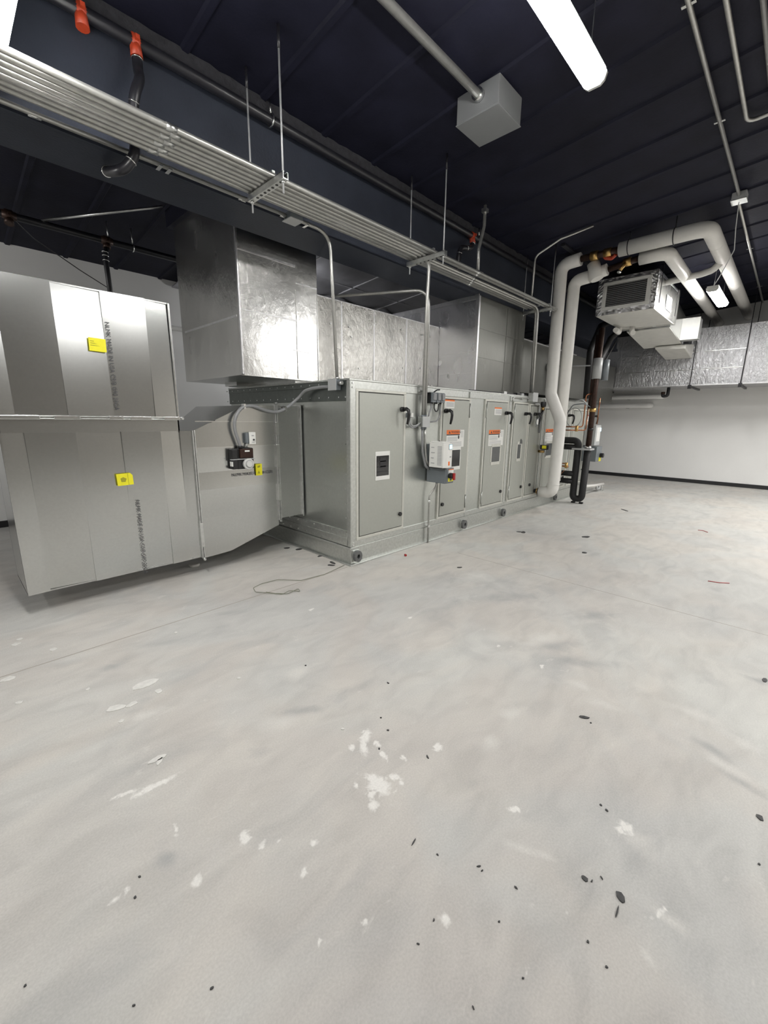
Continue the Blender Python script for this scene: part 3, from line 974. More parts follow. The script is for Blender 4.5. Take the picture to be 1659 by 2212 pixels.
# mill print, running down two sheets and along the transition
m = MB().text('NLMK MADE IN USA CS/B G90 20GA', .041, (1.006, DY - .012, 2.20), (0, 0, -1), (1, 0, 0), 0, .0004)
m.build('mill_print', ink_m, duct)
m = MB().text('NLMK MADE IN USA CS/B G90 20GA', .041, (1.075, DY - .012, .80), (0, 0, -1), (1, 0, 0), 0, .0004)
m.build('mill_print', ink_m, duct)
m = MB().text('NLMK MADE IN USA CS/B', .040, (1.945, DY - .012, .925), (1, 0, .0), (0, 0, 1), 0)
m.build('mill_print', ink_m, duct)

# ------------------------------------------------------------------ foil wrapped ducts on top of the unit


def foil_box(parent, name, x0, x1, y0, y1, z0, z1, m=foil_m, step=.16, amp=.006):
    """box whose faces are gently dented like wrapped insulation"""
    mb = MB()

    def grid(o, u, v, nrm):
        lu, lv = Vector(u).length, Vector(v).length
        nu, nv = max(2, int(lu / step)), max(2, int(lv / step))
        pts = []
        for j in range(nv + 1):
            for i in range(nu + 1):
                e = 0 if i in (0, nu) or j in (0, nv) else (random.random() - .4) * amp
                pts.append(Vector(o) + Vector(u) * (i / nu) + Vector(v) * (j / nv) + Vector(nrm) * e)
        mb.poly(pts, [(j * (nu + 1) + i, j * (nu + 1) + i + 1, (j + 1) * (nu + 1) + i + 1, (j + 1) * (nu + 1) + i) for j in range(nv) for i in range(nu)], 0, True)
    dx, dy, dz = x1 - x0, y1 - y0, z1 - z0
    grid((x0, y0, z0), (dx, 0, 0), (0, 0, dz), (0, -1, 0))
    grid((x0, y1, z0), (dx, 0, 0), (0, 0, dz), (0, 1, 0))
    grid((x0, y0, z0), (0, dy, 0), (0, 0, dz), (-1, 0, 0))
    grid((x1, y0, z0), (0, dy, 0), (0, 0, dz), (1, 0, 0))
    grid((x0, y0, z0), (dx, 0, 0), (0, dy, 0), (0, 0, -1))
    grid((x0, y0, z1), (dx, 0, 0), (0, dy, 0), (0, 0, 1))
    return mb.build(name, m, parent)


rd = thing('insulated_riser_duct', 'foil insulated riser duct with long horizontal run on top of the air handling unit', 'duct', (3.6, 4.6, 1.872))
foil_box(rd, 'riser', 2.155, 3.075, 4.0, 5.38, 1.905, 3.55)
foil_box(rd, 'horizontal_run', 3.075, 5.295, 4.0, 5.38, 1.90, 2.80, foil_e)
MB().box(AX0 + .02, 5.2, 4.06, 5.3, 1.872, 1.91).build('curb', galv, rd)
MB().box(2.10, 3.12, 3.95, 5.43, 3.55, 3.72).build('black_collar', blackpaint, rd)
MB().box(2.10, 3.12, 3.95, 5.2, 3.70, roof(5.2)).build('black_collar', blackpaint, rd)
# foil tape over the corners and seams
t = .004
MB().box(2.155 - t, 2.155 + .012, 4.0 - t, 4.0 + .02, 1.905, 3.55).build('corner_tape', tape_m, rd)
MB().box(2.155 - t, 3.075, 4.0 - t, 4.03, 1.90, 1.912).build('edge_tape', foil_m, rd)
for z0, z1, a, c in ((2.50, 2.502, 2.16, 2.80), (2.86, 2.864, 2.80, 3.07), (2.20, 2.202, 2.75, 2.95), (3.02, 3.025, 2.16, 2.80)):
    MB().prism([(a, 4.0 - .006, z0), (c, 4.0 - .006, z0 - .01), (c, 4.0 - .006, z1 + .008), (a, 4.0 - .006, z1 + .004)], (0, .008, 0)).build('foil_flap', tape_m, rd)
for x in (2.80, 3.075):
    MB().box(x - .004, x + .004, 4.0 - .008, 4.0, 1.91, 2.80).build('seam', foil_m, rd)
for x in (3.42, 3.95, 4.56):
    MB().box(x - .010, x + .010, 4.0 - .008, 4.0, 1.91, 2.795).build('seam_tape', tape_m, rd)
MB().box(2.60, 3.0, 5.0, 5.3, 1.872, 1.91).build('curb', galv, rd)
MB().box(2.155 - t, 2.155, 4.06, 5.3, 2.44, 2.46).build('foil_flap', tape_m, rd)
MB().box(3.075, 5.29, 4.01, 4.05, 2.80, 2.815).build('edge_tape', tape_m, rd)
pn = MB()
for i in range(9):
    x = 3.2 + random.random() * 2.0
    z = 2.0 + random.random() * .7
    pn.cyl((x, 3.989, z), (x, 4.0, z), .010, 6)
o = pn.build('insulation_pins', galv_b, rd)
o['kind'] = 'stuff'

pl = thing('insulated_plenum', 'tall foil insulated plenum box projecting forward above the middle doors of the unit', 'duct', (6.0, 4.3, 1.872))
foil_box(pl, 'plenum_box', 5.30, 6.66, 3.362, 5.38, 1.872, 3.13, foil_b)
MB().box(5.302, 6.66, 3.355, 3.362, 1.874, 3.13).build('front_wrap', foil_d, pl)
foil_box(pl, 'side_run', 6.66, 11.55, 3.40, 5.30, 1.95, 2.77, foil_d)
MB().box(5.295, 5.33, 3.352, 3.40, 1.88, 3.13).build('corner_tape', tape_m, pl)
MB().prism([(5.292, 3.36, 3.09), (5.292, 4.9, 3.06), (5.292, 4.9, 3.10), (5.292, 3.36, 3.15)], (.02, 0, 0)).build('edge_tape', tape_m, pl)
MB().box(5.292, 5.30, 3.4, 4.0, 2.42, 2.425).build('foil_flap', tape_m, pl)
MB().box(5.292, 5.30, 3.42, 3.95, 2.14, 2.144).build('foil_flap', tape_m, pl)
MB().box(6.66, 9.0, 3.392, 3.43, 2.765, 2.785).build('edge_tape', tape_m, pl)
for z in (2.35, 2.72):
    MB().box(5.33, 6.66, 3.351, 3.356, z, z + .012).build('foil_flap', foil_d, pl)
MB().box(6.08, 6.10, 3.351, 3.356, 1.88, 3.1).build('seam', foil_d, pl)

fd = thing('insulated_wall_duct', 'foil insulated duct running along the far wall above head height', 'duct', (12.2, 1, 2.29))
foil_box(fd, 'foil_wrap', 11.6, 12.7, -4.5, 5.3, 2.285, 3.46, foil_c, .22, .008)
MB().box(11.585, 11.60, -4.5, 5.3, 2.285, 2.31).build('edge_tape', tape_m, fd)
for y in (2.62, 3.36, 1.75, .95, .05, -.9, 4.1):
    MB().box(11.588, 11.60, y - .04, y + .04, 2.29, 3.45).build('seam_tape', foil_c, fd)
for z in (2.62, 2.98):
    for a, c in ((3.4, 2.66), (2.58, 1.8), (1.7, 1.0)):
        MB().box(11.592, 11.60, c, a, z, z + .012).build('foil_flap', foil_m, fd)
for y in (1.86, 1.0, -.8, 3.75):
    h = thing('duct_hanger', 'black rod hanger under the far wall duct ' + {1.86: 'below the suspended fan coil', 1.0: 'under the large white pipe', -.8: 'at its right end', 3.75: 'behind the copper risers'}[y], 'hanger', (12.1, y, 2.26))
    MB().cyl((11.55, y, 2.25), (11.55, y, roof(y) - .03), .008, 6).build('rod', blackpipe, h)
    MB().cyl((12.75, y, 2.25), (12.75, y, roof(y) - .03), .008, 6).build('rod', blackpipe, h)
    MB().box(11.5, 12.8, y - .02, y + .02, 2.245, 2.285).build('strut', blackpipe, h)
    MB().box(11.515, 11.585, y - .03, y + .03, 2.22, 2.30).build('nut', black_m, h)

# ------------------------------------------------------------------ overhead conduit rack
ranks = ['front edge', 'second from the front', 'third from the front', 'fourth from the front', 'fifth from the front', 'sixth from the front', 'seventh and rearmost']
for i in range(7):
    y = 2.955 + i * .052
    end = 6.50 + .06 * (i % 3)
    pts = [(-4.0, y, 3.165), (end + (0.35 if i < 4 else 0), y, 3.165)]
    if i in (3, 4):
        pass
    c = thing('conduit', 'galvanized conduit, ' + ranks[i] + ' of the seven parallel runs on the overhead rack', 'conduit', (1.5, y, 3.145), 'parallel conduits on the overhead rack')
    if i in (3, 4):
        pts = [(-4.0, y, 3.165), (6.55 + .05 * (i - 3), y, 3.165), (6.55 + .05 * (i - 3), y - .02, 1.93)]
    if i == 2:
        pts = [(-4.0, y, 3.165), (3.835, y, 3.165), (3.835, 3.075, 2.80), (3.835, 3.085, 1.535)]
    MB().tube(pts, (.0185), 10, bend=.14).build('tube', conduit_m, c)
    for k, x in enumerate((-1.2, 1.22 + .04 * (i % 2), 4.6 + .05 * i)[:2 if i == 2 else 3]):
        MB().cyl((x - .03, y, 3.165), (x + .03, y, 3.165), .0215, 10).build('coupling', galv_b, c)
names = ['nearest the viewer, beside the small junction box', 'above the second access door', 'beside the tall white pipes']
for i, (x, ya, yb_) in enumerate(((1.91, 2.835, 3.255), (3.77, 2.835, 3.275), (6.575, 2.93, 3.36))):
    h = thing('trapeze_hanger', 'perforated steel strut trapeze on threaded rods ' + names[i], 'hanger', (x, (ya + yb_) / 2, 3.08))
    m = MB()
    s0, s1 = ya - .03, yb_ + .03
    m.box(x - .022, x + .022, s0, s1, 3.098, 3.104)
    m.box(x - .022, x - .018, s0, s1, 3.104, 3.142)
    m.box(x + .018, x + .022, s0, s1, 3.104, 3.142)
    m.box(x - .022, x - .010, s0, s1, 3.138, 3.143)
    m.box(x + .010, x + .022, s0, s1, 3.138, 3.143)
    m.build('strut_channel', galv_b, h)
    m = MB()
    for kk in range(7):
        yy = s0 + .06 + kk * .052
        m.cyl((x, yy, 3.096), (x, yy, 3.0985), .011, 8)
    m.build('slot', black_m, h)
    for y in (ya, yb_):
        MB().cyl((x, y, 3.02), (x, y, roof(y) - .14), .0065, 8).build('threaded_rod', rod_m, h)
        MB().cyl((x, y, roof(y) - .14), (x, y, roof(y) - .01), .010, 8).build('rod_anchor', blackpipe, h)
        MB().cyl((x, y, 3.083), (x, y, 3.097), .014, 6).build('nut', galv_b, h)
    for kk in range(7):
        yy = 2.955 + kk * .052
        MB().box(x - .012, x + .012, yy - .004, yy + .026, 3.185, 3.2).build('conduit_clamp', galv_b, h)

# single conduit under the soffit, with box and drop to the unit corner
c = thing('conduit', 'single galvanized conduit under the soffit dropping to the near top corner of the unit', 'conduit', (1.0, 3.39, 3.14))
MB().tube([(-4, 3.41, 3.157), (2.29, 3.38, 3.157)], .015, 10).build('tube', conduit_m, c)
MB().tube([(2.43, 3.375, 3.157), (2.745, 3.36, 3.145), (2.742, 3.278, 1.88)], .015, 10, bend=.16).build('tube', conduit_m, c)
for x in (.64, 1.90, 2.27):
    MB().cyl((x - .03, 3.395, 3.157), (x + .03, 3.395, 3.157), .019, 10).build('coupling', galv_l, c)
for x in (1.30, 1.36, 2.5):
    MB().box(x - .012, x + .012, 3.355, 3.43, 3.138, 3.146).build('strap', galv_l, c)
j = thing('junction_box', 'small square junction box on the single conduit just below the overhead rack', 'box', (2.36, 3.38, 3.12))
MB().box(2.30, 2.42, 3.32, 3.44, 3.135, 3.19).build('box', grey_box, j, .004)
MB().box(2.295, 2.425, 3.315, 3.445, 3.128, 3.135).build('cover', grey_lt, j, .002)
j = thing('junction_box', 'grey junction box at the near top corner of the unit, below a thin vertical conduit', 'box', (2.745, 3.31, 1.76))
MB().box(2.715, 2.776, 3.262, 3.375, 1.765, 1.868).build('box', grey_box, j, .004)
MB().box(2.708, 2.715, 3.258, 3.379, 1.762, 1.871).build('cover', grey_lt, j, .002)
MB().cyl((2.742, 3.278, 1.868), (2.742, 3.278, 1.885), .02, 10).build('connector', galv_b, j)
MB().cyl((2.745, 3.205, 1.83), (2.745, 3.262, 1.83), .018, 10).build('connector', galv_b, j)
# grey liquid tight conduit from that box to the smoke detector
fc = thing('flexible_conduit', 'grey liquid tight flexible conduit looping from the corner junction box to the duct smoke detector', 'conduit', (2.3, 3.8, 1.2))
m = MB()
pts = [(2.735, 3.385, 1.80), (2.73, 3.55, 1.80), (2.715, 3.75, 1.775), (2.69, 3.86, 1.70), (2.58, 3.91, 1.60), (2.46, 3.915, 1.555), (2.34, 3.915, 1.565), (2.20, 3.915, 1.605), (2.09, 3.915, 1.595),
       (2.02, 3.91, 1.53), (1.985, 3.905, 1.45), (1.985, 3.905, 1.37), (2.01, 3.905, 1.28), (2.03, 3.905, 1.215)]
# smooth by Catmull-Rom
P = [Vector(p) for p in pts]
sm = []
for i in range(len(P) - 1):
    p0, p1, p2, p3 = P[max(i - 1, 0)], P[i], P[i + 1], P[min(i + 2, len(P) - 1)]
    for s in range(5):
        u = s / 5
        sm.append(.5 * ((2 * p1) + (p2 - p0) * u + (2 * p0 - 5 * p1 + 4 * p2 - p3) * u * u + (3 * p1 - p0 - 3 * p2 + p3) * u ** 3))
sm.append(P[-1])
m.tube(sm, .0165, 10)
m.build('hose', flex_m, fc)
MB().box(2.09, 2.11, 3.90, 3.95, 1.575, 1.625).build('strap', galv_l, fc)
MB().box(2.55, 2.57, 3.89, 3.95, 1.565, 1.61).build('strap', galv_l, fc)
MB().cyl((2.03, 3.905, 1.20), (2.03, 3.905, 1.225), .022, 12).build('connector', black_m, fc)

# smoke detector and its remote test plate on the transition
sdm = thing('duct_smoke_detector', 'black duct smoke detector with round grey sensor on the transition duct', 'detector', (2.06, 3.9, 1.0))
MB().box(1.925, 1.985, DY - .075, DY - .004, 1.00, 1.195).build('terminal_housing', black_m, sdm, .008)
MB().box(1.985, 2.165, DY - .055, DY - .004, .995, 1.20).build('base', black_m, sdm, .01)
MB().box(2.01, 2.15, DY - .075, DY - .05, 1.105, 1.195).build('circuit_cover', copper_d, sdm, .006)
MB().box(2.06, 2.11, DY - .079, DY - .074, 1.165, 1.18).build('sticker', white_m, sdm)
MB().box(1.922, 1.930, DY - .078, DY - .03, 1.03, 1.075).build('sticker', white_m, sdm)
MB().box(1.915, 2.165, DY - .077, DY - .05, 1.092, 1.099).build('trim_strip', grey_lt, sdm)
sn = MB().cyl((2.095, DY - .05, 1.045), (2.095, DY - .085, 1.045), .055, 28).build('sensor_head', fixture_m, sdm, .006)
MB().cyl((2.095, DY - .085, 1.045), (2.095, DY - .098, 1.045), .032, 24).build('sensor_cap', fixture_m, sn, .003)
MB().ring((2.095, DY - .087, 1.045), (0, 1, 0), .036, .004).build('sensor_ring', grey_lt, sn)
rt_ = thing('remote_test_plate', 'white wall plate with key switch on a small grey box above the smoke detector', 'switch', (2.17, 3.9, 1.23))
MB().box(2.10, 2.165, DY - .045, DY - .006, 1.245, 1.345).build('box', grey_box, rt_, .003)
MB().box(2.125, 2.195, DY - .062, DY - .05, 1.235, 1.355).box(2.135, 2.16, DY - .05, DY - .006, 1.25, 1.34).build('plate', white_m, rt_, .003)
MB().cyl((2.17, DY - .070, 1.28), (2.17, DY - .061, 1.28), .009, 12).build('key_switch', ink_m, rt_)
MB().box(2.15, 2.175, DY - .0635, DY - .061, 1.315, 1.325).box(2.15, 2.18, DY - .0635, DY - .061, 1.252, 1.258).build('printing', print_m, rt_)
MB().tube([(2.10, DY - .03, 1.20), (2.12, DY - .03, 1.25)], .010, 8).build('connector', galv_b, rt_)

# ------------------------------------------------------------------ electrical equipment on the front of the unit
dc = thing('disconnect_box', 'blue-grey steel disconnect box under the white drive with black rotary switch', 'box', (4.1, 3.0, .766))
MB().box(3.998, 4.165, 2.855, 3.132, .766, .945).box(3.985, 4.165, 3.085, 3.132, .945, 1.215).build('enclosure', grey_box, dc, .006)
MB().box(4.012, 4.155, 2.849, 2.856, .775, .938).build('door', grey_box, dc, .003)
m = MB().box(4.045, 4.145, 2.846, 2.8495, .79, .87)
m.box(4.045, 4.145, 2.846, 2.8495, .87, .935, 1).box(4.045, 4.145, 2.845, 2.8495, .925, .935, 2)
m.prism([(4.07, 2.8445, .80), (4.12, 2.8445, .80), (4.095, 2.8445, .845)], (0, .002, 0), 3)
m.build('switch_plate', [yellow_m, white_m, warn_m, ink_m], dc)
MB().cyl((4.065, 2.846, .86), (4.065, 2.79, .86), .034, 18).build('switch_knob', black_m, dc, .006)
MB().box(4.052, 4.078, 2.768, 2.795, .815, .895).build('switch_lever', red_m, dc, .004)
vf = thing('variable_speed_drive', 'white variable speed drive with lit blue display mounted over the grey disconnect box', 'drive', (4.0, 2.93, .955))
body = [(3.93, 2.85, .955), (3.965, 2.815, .955), (4.045, 2.815, .955), (4.055, 2.83, .955), (4.055, 3.05, .955), (3.93, 3.05, .955)]
MB().prism(body, (0, 0, .285)).build('body', white_m, vf, .006)
MB().prism([(p[0], p[1], 1.24) for p in [(3.94, 2.87, 0), (3.97, 2.84, 0), (4.045, 2.84, 0), (4.045, 3.04, 0), (3.94, 3.04, 0)]], (0, 0, .014)).build('top_cap', white_m, vf, .004)
MB().box(3.94, 4.045, 2.86, 3.04, .946, .956).build('base_plate', black_m, vf)
for i in range(14):
    z = .985 + i * .016
    MB().box(3.9275, 3.931, 2.87, 2.93, z, z + .007).build('vent_slot', print_m, vf)
MB().box(3.985, 4.042, 2.808, 2.816, 1.165, 1.228).build('display_bezel', grey_lt, vf)
MB().box(3.990, 4.037, 2.806, 2.809, 1.172, 1.22).build('display', screen_m, vf)
MB().box(3.985, 4.01, 2.811, 2.8155, .985, 1.03).build('sticker', warn_m, vf)
MB().box(4.01, 4.035, 2.811, 2.8155, 1.075, 1.09).build('keypad', print_m, vf)
MB().cyl((3.985, 2.95, 1.253), (3.985, 2.95, 1.262), .012, 8).build('screw', ink_m, vf)
m = MB()
for i in range(4):
    m.box(3.9265, 3.93, 2.97 + .01 * (i % 2), 3.02, 1.0 + i * .06, 1.008 + i * .06)
m.build('printing', print_m, vf)
# conduit drops onto the front
c = thing('conduit', 'vertical conduit with a long bend reaching back over the insulated duct', 'conduit', (3.90, 3.1, 1.5))
MB().tube([(3.31, 4.05, 2.845), (3.885, 3.09, 2.86), (3.885, 3.09, 1.535)], .0155, 10, bend=.16).build('tube', conduit_m, c)
MB().box(3.79, 3.93, 3.105, 3.135, 1.80, 1.815).build('strap', galv_l, c)
j = thing('junction_box', 'square steel junction box where two vertical conduits end between first and second doors', 'box', (3.86, 3.08, 1.40))
MB().box(3.80, 3.92, 3.06, 3.13, 1.415, 1.525).build('box', galv_b, j, .003)
MB().box(3.795, 3.925, 3.048, 3.06, 1.410, 1.530).build('cover', grey_lt, j, .003)
MB().cyl((3.832, 3.085, 1.525), (3.832, 3.085, 1.545), .021, 10).build('connector', grey_box, j)
for x, z in ((3.885, 1.525), (3.84, 1.388), (3.885, 1.388)):
    MB().cyl((x, 3.09, z), (x, 3.09, z + .025), .02, 10).build('connector', grey_box, j)
fx = thing('flexible_conduit', 'pair of grey flexible conduits running from the square box down to the white drive', 'conduit', (3.95, 3.05, 1.0))
MB().tube([(3.84, 3.09, 1.40), (3.842, 3.09, 1.30), (3.87, 3.10, 1.12), (3.92, 3.09, .96), (3.985, 3.09, .92)], .014, 10, bend=.06).build('hose', flex_m, fx)
MB().tube([(3.885, 3.09, 1.40), (3.888, 3.09, 1.31), (3.905, 3.09, 1.16), (3.93, 3.09, 1.02), (3.985, 3.09, .96)], .014, 10, bend=.06).build('hose', conduit_m, fx)
se = thing('sensor_box', 'small grey sensor with white cap beside the handle of the first door', 'sensor', (3.615, 3.1, 1.5))
MB().box(3.59, 3.645, 3.075, 3.13, 1.515, 1.565).build('box', grey_box, se, .004)
MB().box(3.60, 3.635, 3.055, 3.075, 1.52, 1.565).build('cap', white_m, se, .004)
MB().tube([(3.60, 3.10, 1.515), (3.605, 3.10, 1.44), (3.66, 3.10, 1.405), (3.72, 3.10, 1.41), (3.80, 3.095, 1.445)], .008, 8, bend=.05).build('cable', flex_m, se)
MB().tube([(3.63, 3.10, 1.515), (3.635, 3.10, 1.45), (3.68, 3.10, 1.422), (3.74, 3.10, 1.43), (3.80, 3.085, 1.46)], .007, 8, bend=.05).build('cable', grey_lt, se)
tb = thing('terminal_blocks', 'cluster of dark grey switch blocks with looped cables left of the second door', 'switch', (4.05, 3.1, 1.68))
for k, x in enumerate((3.965, 4.05, 4.13)):
    tk = MB().box(x, x + .068, 3.055, 3.13, 1.69, 1.80).build('switch_block', grey_box, tb, .005)
    MB().box(x + .008, x + .06, 3.04, 3.055, 1.715, 1.79).build('block_cover', flex_m, tk, .003)
    MB().cyl((x + .034, 3.09, 1.675), (x + .034, 3.09, 1.692), .014, 8).build('gland', black_m, tk)
MB().box(3.95, 3.965, 3.08, 3.13, 1.68, 1.80).build('mounting_plate', black_m, tb)
MB().tube([(4.02, 3.09, 1.80), (4.06, 3.07, 1.83), (4.10, 3.06, 1.835)], .008, 6).build('lever', black_m, tb)
MB().tube([(4.05, 3.09, 1.69), (4.045, 3.09, 1.62), (4.08, 3.09, 1.585), (4.12, 3.09, 1.60), (4.13, 3.09, 1.68)], .007, 8, bend=.04).build('cable_loop', black_m, tb)
MB().tube([(4.165, 3.09, 1.68), (4.165, 3.09, 1.55), (4.11, 3.09, 1.48), (3.93, 3.09, 1.465)], .009, 8, bend=.07).build('cable', flex_m, tb)
MB().tube([(3.99, 3.09, 1.68), (3.985, 3.09, 1.62), (3.955, 3.09, 1.57), (3.935, 3.09, 1.49)], .009, 8, bend=.05).build('cable', flex_m, tb)
c = thing('conduit', 'thin conduit from under the disconnect box down to the floor', 'conduit', (4.1, 3.09, 0))
MB().tube([(4.10, 3.05, .77), (4.10, 3.06, .70), (4.02, 3.095, .60), (4.02, 3.095, .0)], .0115, 10, bend=.07).build('tube', conduit_m, c)
MB().cyl((4.10, 3.05, .745), (4.10, 3.05, .772), .018, 10).build('connector', grey_box, c)
MB().cyl((4.02, 3.095, .50), (4.02, 3.095, .54), .015, 10).build('coupling', galv_l, c)
MB().box(4.0, 4.04, 3.08, 3.135, .20, .225).build('strap', galv_l, c)

# cables and devices along the top rail and the far sections
c = thing('control_cable', 'thin cable lying along the top rail over the third and fourth doors', 'cable', (5.8, 3.16, 1.872))
MB().tube([(4.88, 3.17, 1.877), (5.4, 3.165, 1.88), (5.75, 3.17, 1.885), (6.2, 3.16, 1.88), (6.5, 3.15, 1.885)], .009, 8).build('cable', ink_m, c)
for x, mt in ((5.78, galv_b), (6.18, black_m), (6.32, grey_lt)):
    MB().box(x - .04, x + .04, 3.13, 3.20, 1.87, 1.905).build('clip', mt, c, .004)
c = thing('conduit', 'short horizontal conduit fixed across the top rail above the fourth door', 'conduit', (6.2, 3.11, 1.80))
MB().tube([(5.97, 3.11, 1.77), (5.97, 3.11, 1.83), (6.47, 3.11, 1.835)], .011, 8, bend=.03).build('tube', conduit_m, c)
MB().box(6.24, 6.27, 3.095, 3.135, 1.80, 1.845).build('strap', galv_l, c)
j = thing('junction_box', 'steel junction box at the foot of the twin conduits above the fifth door', 'box', (6.57, 3.1, 1.78))
MB().box(6.50, 6.66, 3.05, 3.13, 1.79, 1.92).build('box', galv_b, j, .004)
MB().box(6.495, 6.665, 3.042, 3.05, 1.785, 1.925).build('cover', grey_lt, j, .003)
tg = thing('hanging_tag', 'round white paper tag hung from the handle of the fifth door', 'tag', (6.72, 3.0, 1.42))
MB().prism([(6.71 + .038 * math.cos(a * math.pi / 8), 3.035, 1.478 + .055 * math.sin(a * math.pi / 8)) for a in range(16)], (0, .003, 0)).build('paper', white_m, tg)
MB().ring((6.71, 3.036, 1.478), (0, 1, 0), .05, .005).build('rim', grey_box, tg)
MB().tube([(6.715, 3.035, 1.53), (6.745, 3.02, 1.585)], .003, 6).build('string', ink_m, tg)
hb = thing('wall_grommet', 'white round cable hook under the pipe trap beside the second door', 'hook', (4.5, 3, 1)) if False else None
ac = thing('control_valve_actuator', 'small black valve actuator with brass body beside the fifth door near the white pipe', 'valve', (7.06, 3.1, .95))
MB().box(7.03, 7.10, 2.98, 3.10, 1.02, 1.10).build('motor', black_m, ac, .006)
MB().cyl((7.04, 3.02, .99), (7.04, 3.13, .99), .022, 12).build('brass_body', brass_m, ac)
MB().box(7.02, 7.06, 2.99, 3.06, 1.04, 1.09).build('sticker', yellow_m, ac)
MB().tube([(7.05, 3.03, 1.02), (7.045, 3.01, .93), (7.10, 3.02, .90), (7.14, 3.05, .93), (7.14, 3.10, 1.25)], .009, 8, bend=.04).build('cable', grey_lt, ac)
gv = thing('vent_valve', 'black and brass air vent valve on the rail left of the white pipes', 'valve', (6.93, 3.08, 1.55))
MB().cyl((6.92, 3.06, 1.72), (6.92, 3.06, 1.80), .045, 14).build('cap', black_m, gv, .006)
MB().cyl((6.92, 3.06, 1.66), (6.92, 3.06, 1.72), .025, 12).build('brass_neck', brass_m, gv)
MB().tube([(6.92, 3.06, 1.67), (6.88, 3.05, 1.63), (6.84, 3.06, 1.56)], .02, 10, bend=.03).build('body', black_m, gv)
MB().tube([(6.70, 3.10, 1.76), (6.82, 3.07, 1.76), (6.86, 3.09, 1.70), (6.87, 3.10, 1.55), (6.85, 3.11, 1.40)], .012, 8, bend=.07).build('cable', grey_lt, gv)
MB().tube([(6.93, 3.08, 1.60), (6.95, 3.10, 1.48), (6.97, 3.11, 1.30)], .016, 8, bend=.05).build('hose', flex_m, gv)

# ------------------------------------------------------------------ white insulated pipes


def pvc(path, r, name, lab, cat='pipe', bend=.17, loc=None):
    t = thing(name, lab, cat, loc or path[0])
    MB().tube(path, r, 22, bend=bend).build('jacket', white_pipe, t)
    return t


wa = pvc([(7.0, 3.02, .315), (7.0, 2.80, .315), (7.0, 2.785, 1.50), (7.0, 2.985, 1.92), (7.0, 3.005, 3.83), (7.0, 2.72, 3.85)], .091, 'white_insulated_pipe',
         'white jacketed pipe with a kink and floor-level elbow in front of the unit', loc=(7.0, 2.8, .23))
MB().cyl((7.0, 3.01, .315), (7.0, 3.05, .315), .062, 16).cyl((7.0, 3.05, .315), (7.0, 3.13, .315), .035, 12).build('union', black_m, wa)
MB().cyl((7.0, 3.05, .315), (7.0, 3.075, .315), .05, 8).build('union_nut', brass_m, wa)
for p, q in (((7.0, 2.785, .46), (7.0, 2.785, .464)), ((7.0, 2.99, 2.0), (7.0, 2.99, 2.004)), ((7.0, 3.004, 3.62), (7.0, 3.004, 3.624))):
    MB().cyl(p, q, .0925, 22).build('jacket_joint', white_m, wa)
MB().cyl((7.0, 2.72, 3.85), (7.0, 2.18, 3.85), .045, 14).build('copper_pipe', copper_d, wa)
cv = MB().cyl((7.0, 2.58, 3.85), (7.0, 2.48, 3.85), .062, 12).build('brass_fitting', brass_m, wa)
MB().cyl((7.0, 2.40, 3.85), (7.0, 2.30, 3.85), .058, 12).build('brass_fitting', brass_m, wa)
MB().tube([(7.0, 2.42, 3.85), (7.02, 2.38, 3.79), (7.03, 2.30, 3.77), (7.0, 2.24, 3.80)], .024, 10, bend=.03).build('red_lever', orange_m, wa)
wb = pvc([(7.2, 2.86, .50), (7.2, 2.865, 3.62), (7.2, 2.64, 3.64)], .089, 'white_insulated_pipe', 'straight white jacketed pipe standing behind the kinked one', bend=.18, loc=(7.2, 2.86, .42))
MB().cyl((7.2, 2.66, 3.64), (7.2, 2.40, 3.69), .083, 20).build('jacket', white_pipe, wb)
stb = MB().tube([(7.12, 2.58, 3.79), (7.12, 2.50, 3.56)], .088, 22).build('loose_jacket', white_pipe, wb)
MB().tube([(7.25, 2.40, 3.70), (7.25, 2.02, 3.76)], .042, 12).build('copper_pipe', copper_d, wb)
MB().tube([(7.25, 2.20, 3.74), (7.25, 2.10, 3.75)], .058, 12).build('brass_fitting', brass_m, wb)
MB().tube([(7.22, 2.16, 3.74), (7.18, 2.22, 3.63)], .024, 10).build('drain_valve', brass_m, wb)
MB().tube([(7.18, 2.22, 3.63), (7.175, 2.23, 3.60)], .026, 10).build('valve_cap', galv_l, wb)
MB().tube([(7.2, 2.86, .50), (7.2, 2.95, .30), (7.2, 3.12, .28)], .083, 18, bend=.12).build('jacket', white_pipe, wb)
wc = pvc([(7.0, 2.20, 3.85), (7.0, 1.185, 3.86), (13.05, 1.20, 3.86)], .092, 'white_insulated_pipe', 'large white jacketed pipe turning overhead towards the far wall', bend=.17, loc=(9, 1.2, 3.76))
for p, q in (((7.0, 1.75, 3.853), (7.0, 1.754, 3.853)), ((7.62, 1.187, 3.86), (7.624, 1.187, 3.86)), ((10.0, 1.192, 3.86), (10.004, 1.192, 3.86))):
    MB().cyl(p, q, .0935, 22).build('jacket_joint', white_m, wc)
wd = pvc([(7.27, 2.00, 3.76), (7.27, 1.66, 3.765), (13.05, 1.72, 3.765)], .085, 'white_insulated_pipe', 'lower white jacketed pipe turning overhead just right of the suspended fan coil', bend=.16, loc=(9, 1.7, 3.67))
we = pvc([(8.35, 1.19, 3.82), (8.40, 1.30, 3.73), (8.50, 1.45, 3.73), (8.62, 1.95, 3.73)], .047, 'white_insulated_pipe', 'thin white jacketed branch pipe running into the side of the suspended fan coil', bend=.10, loc=(8.4, 1.4, 3.68))
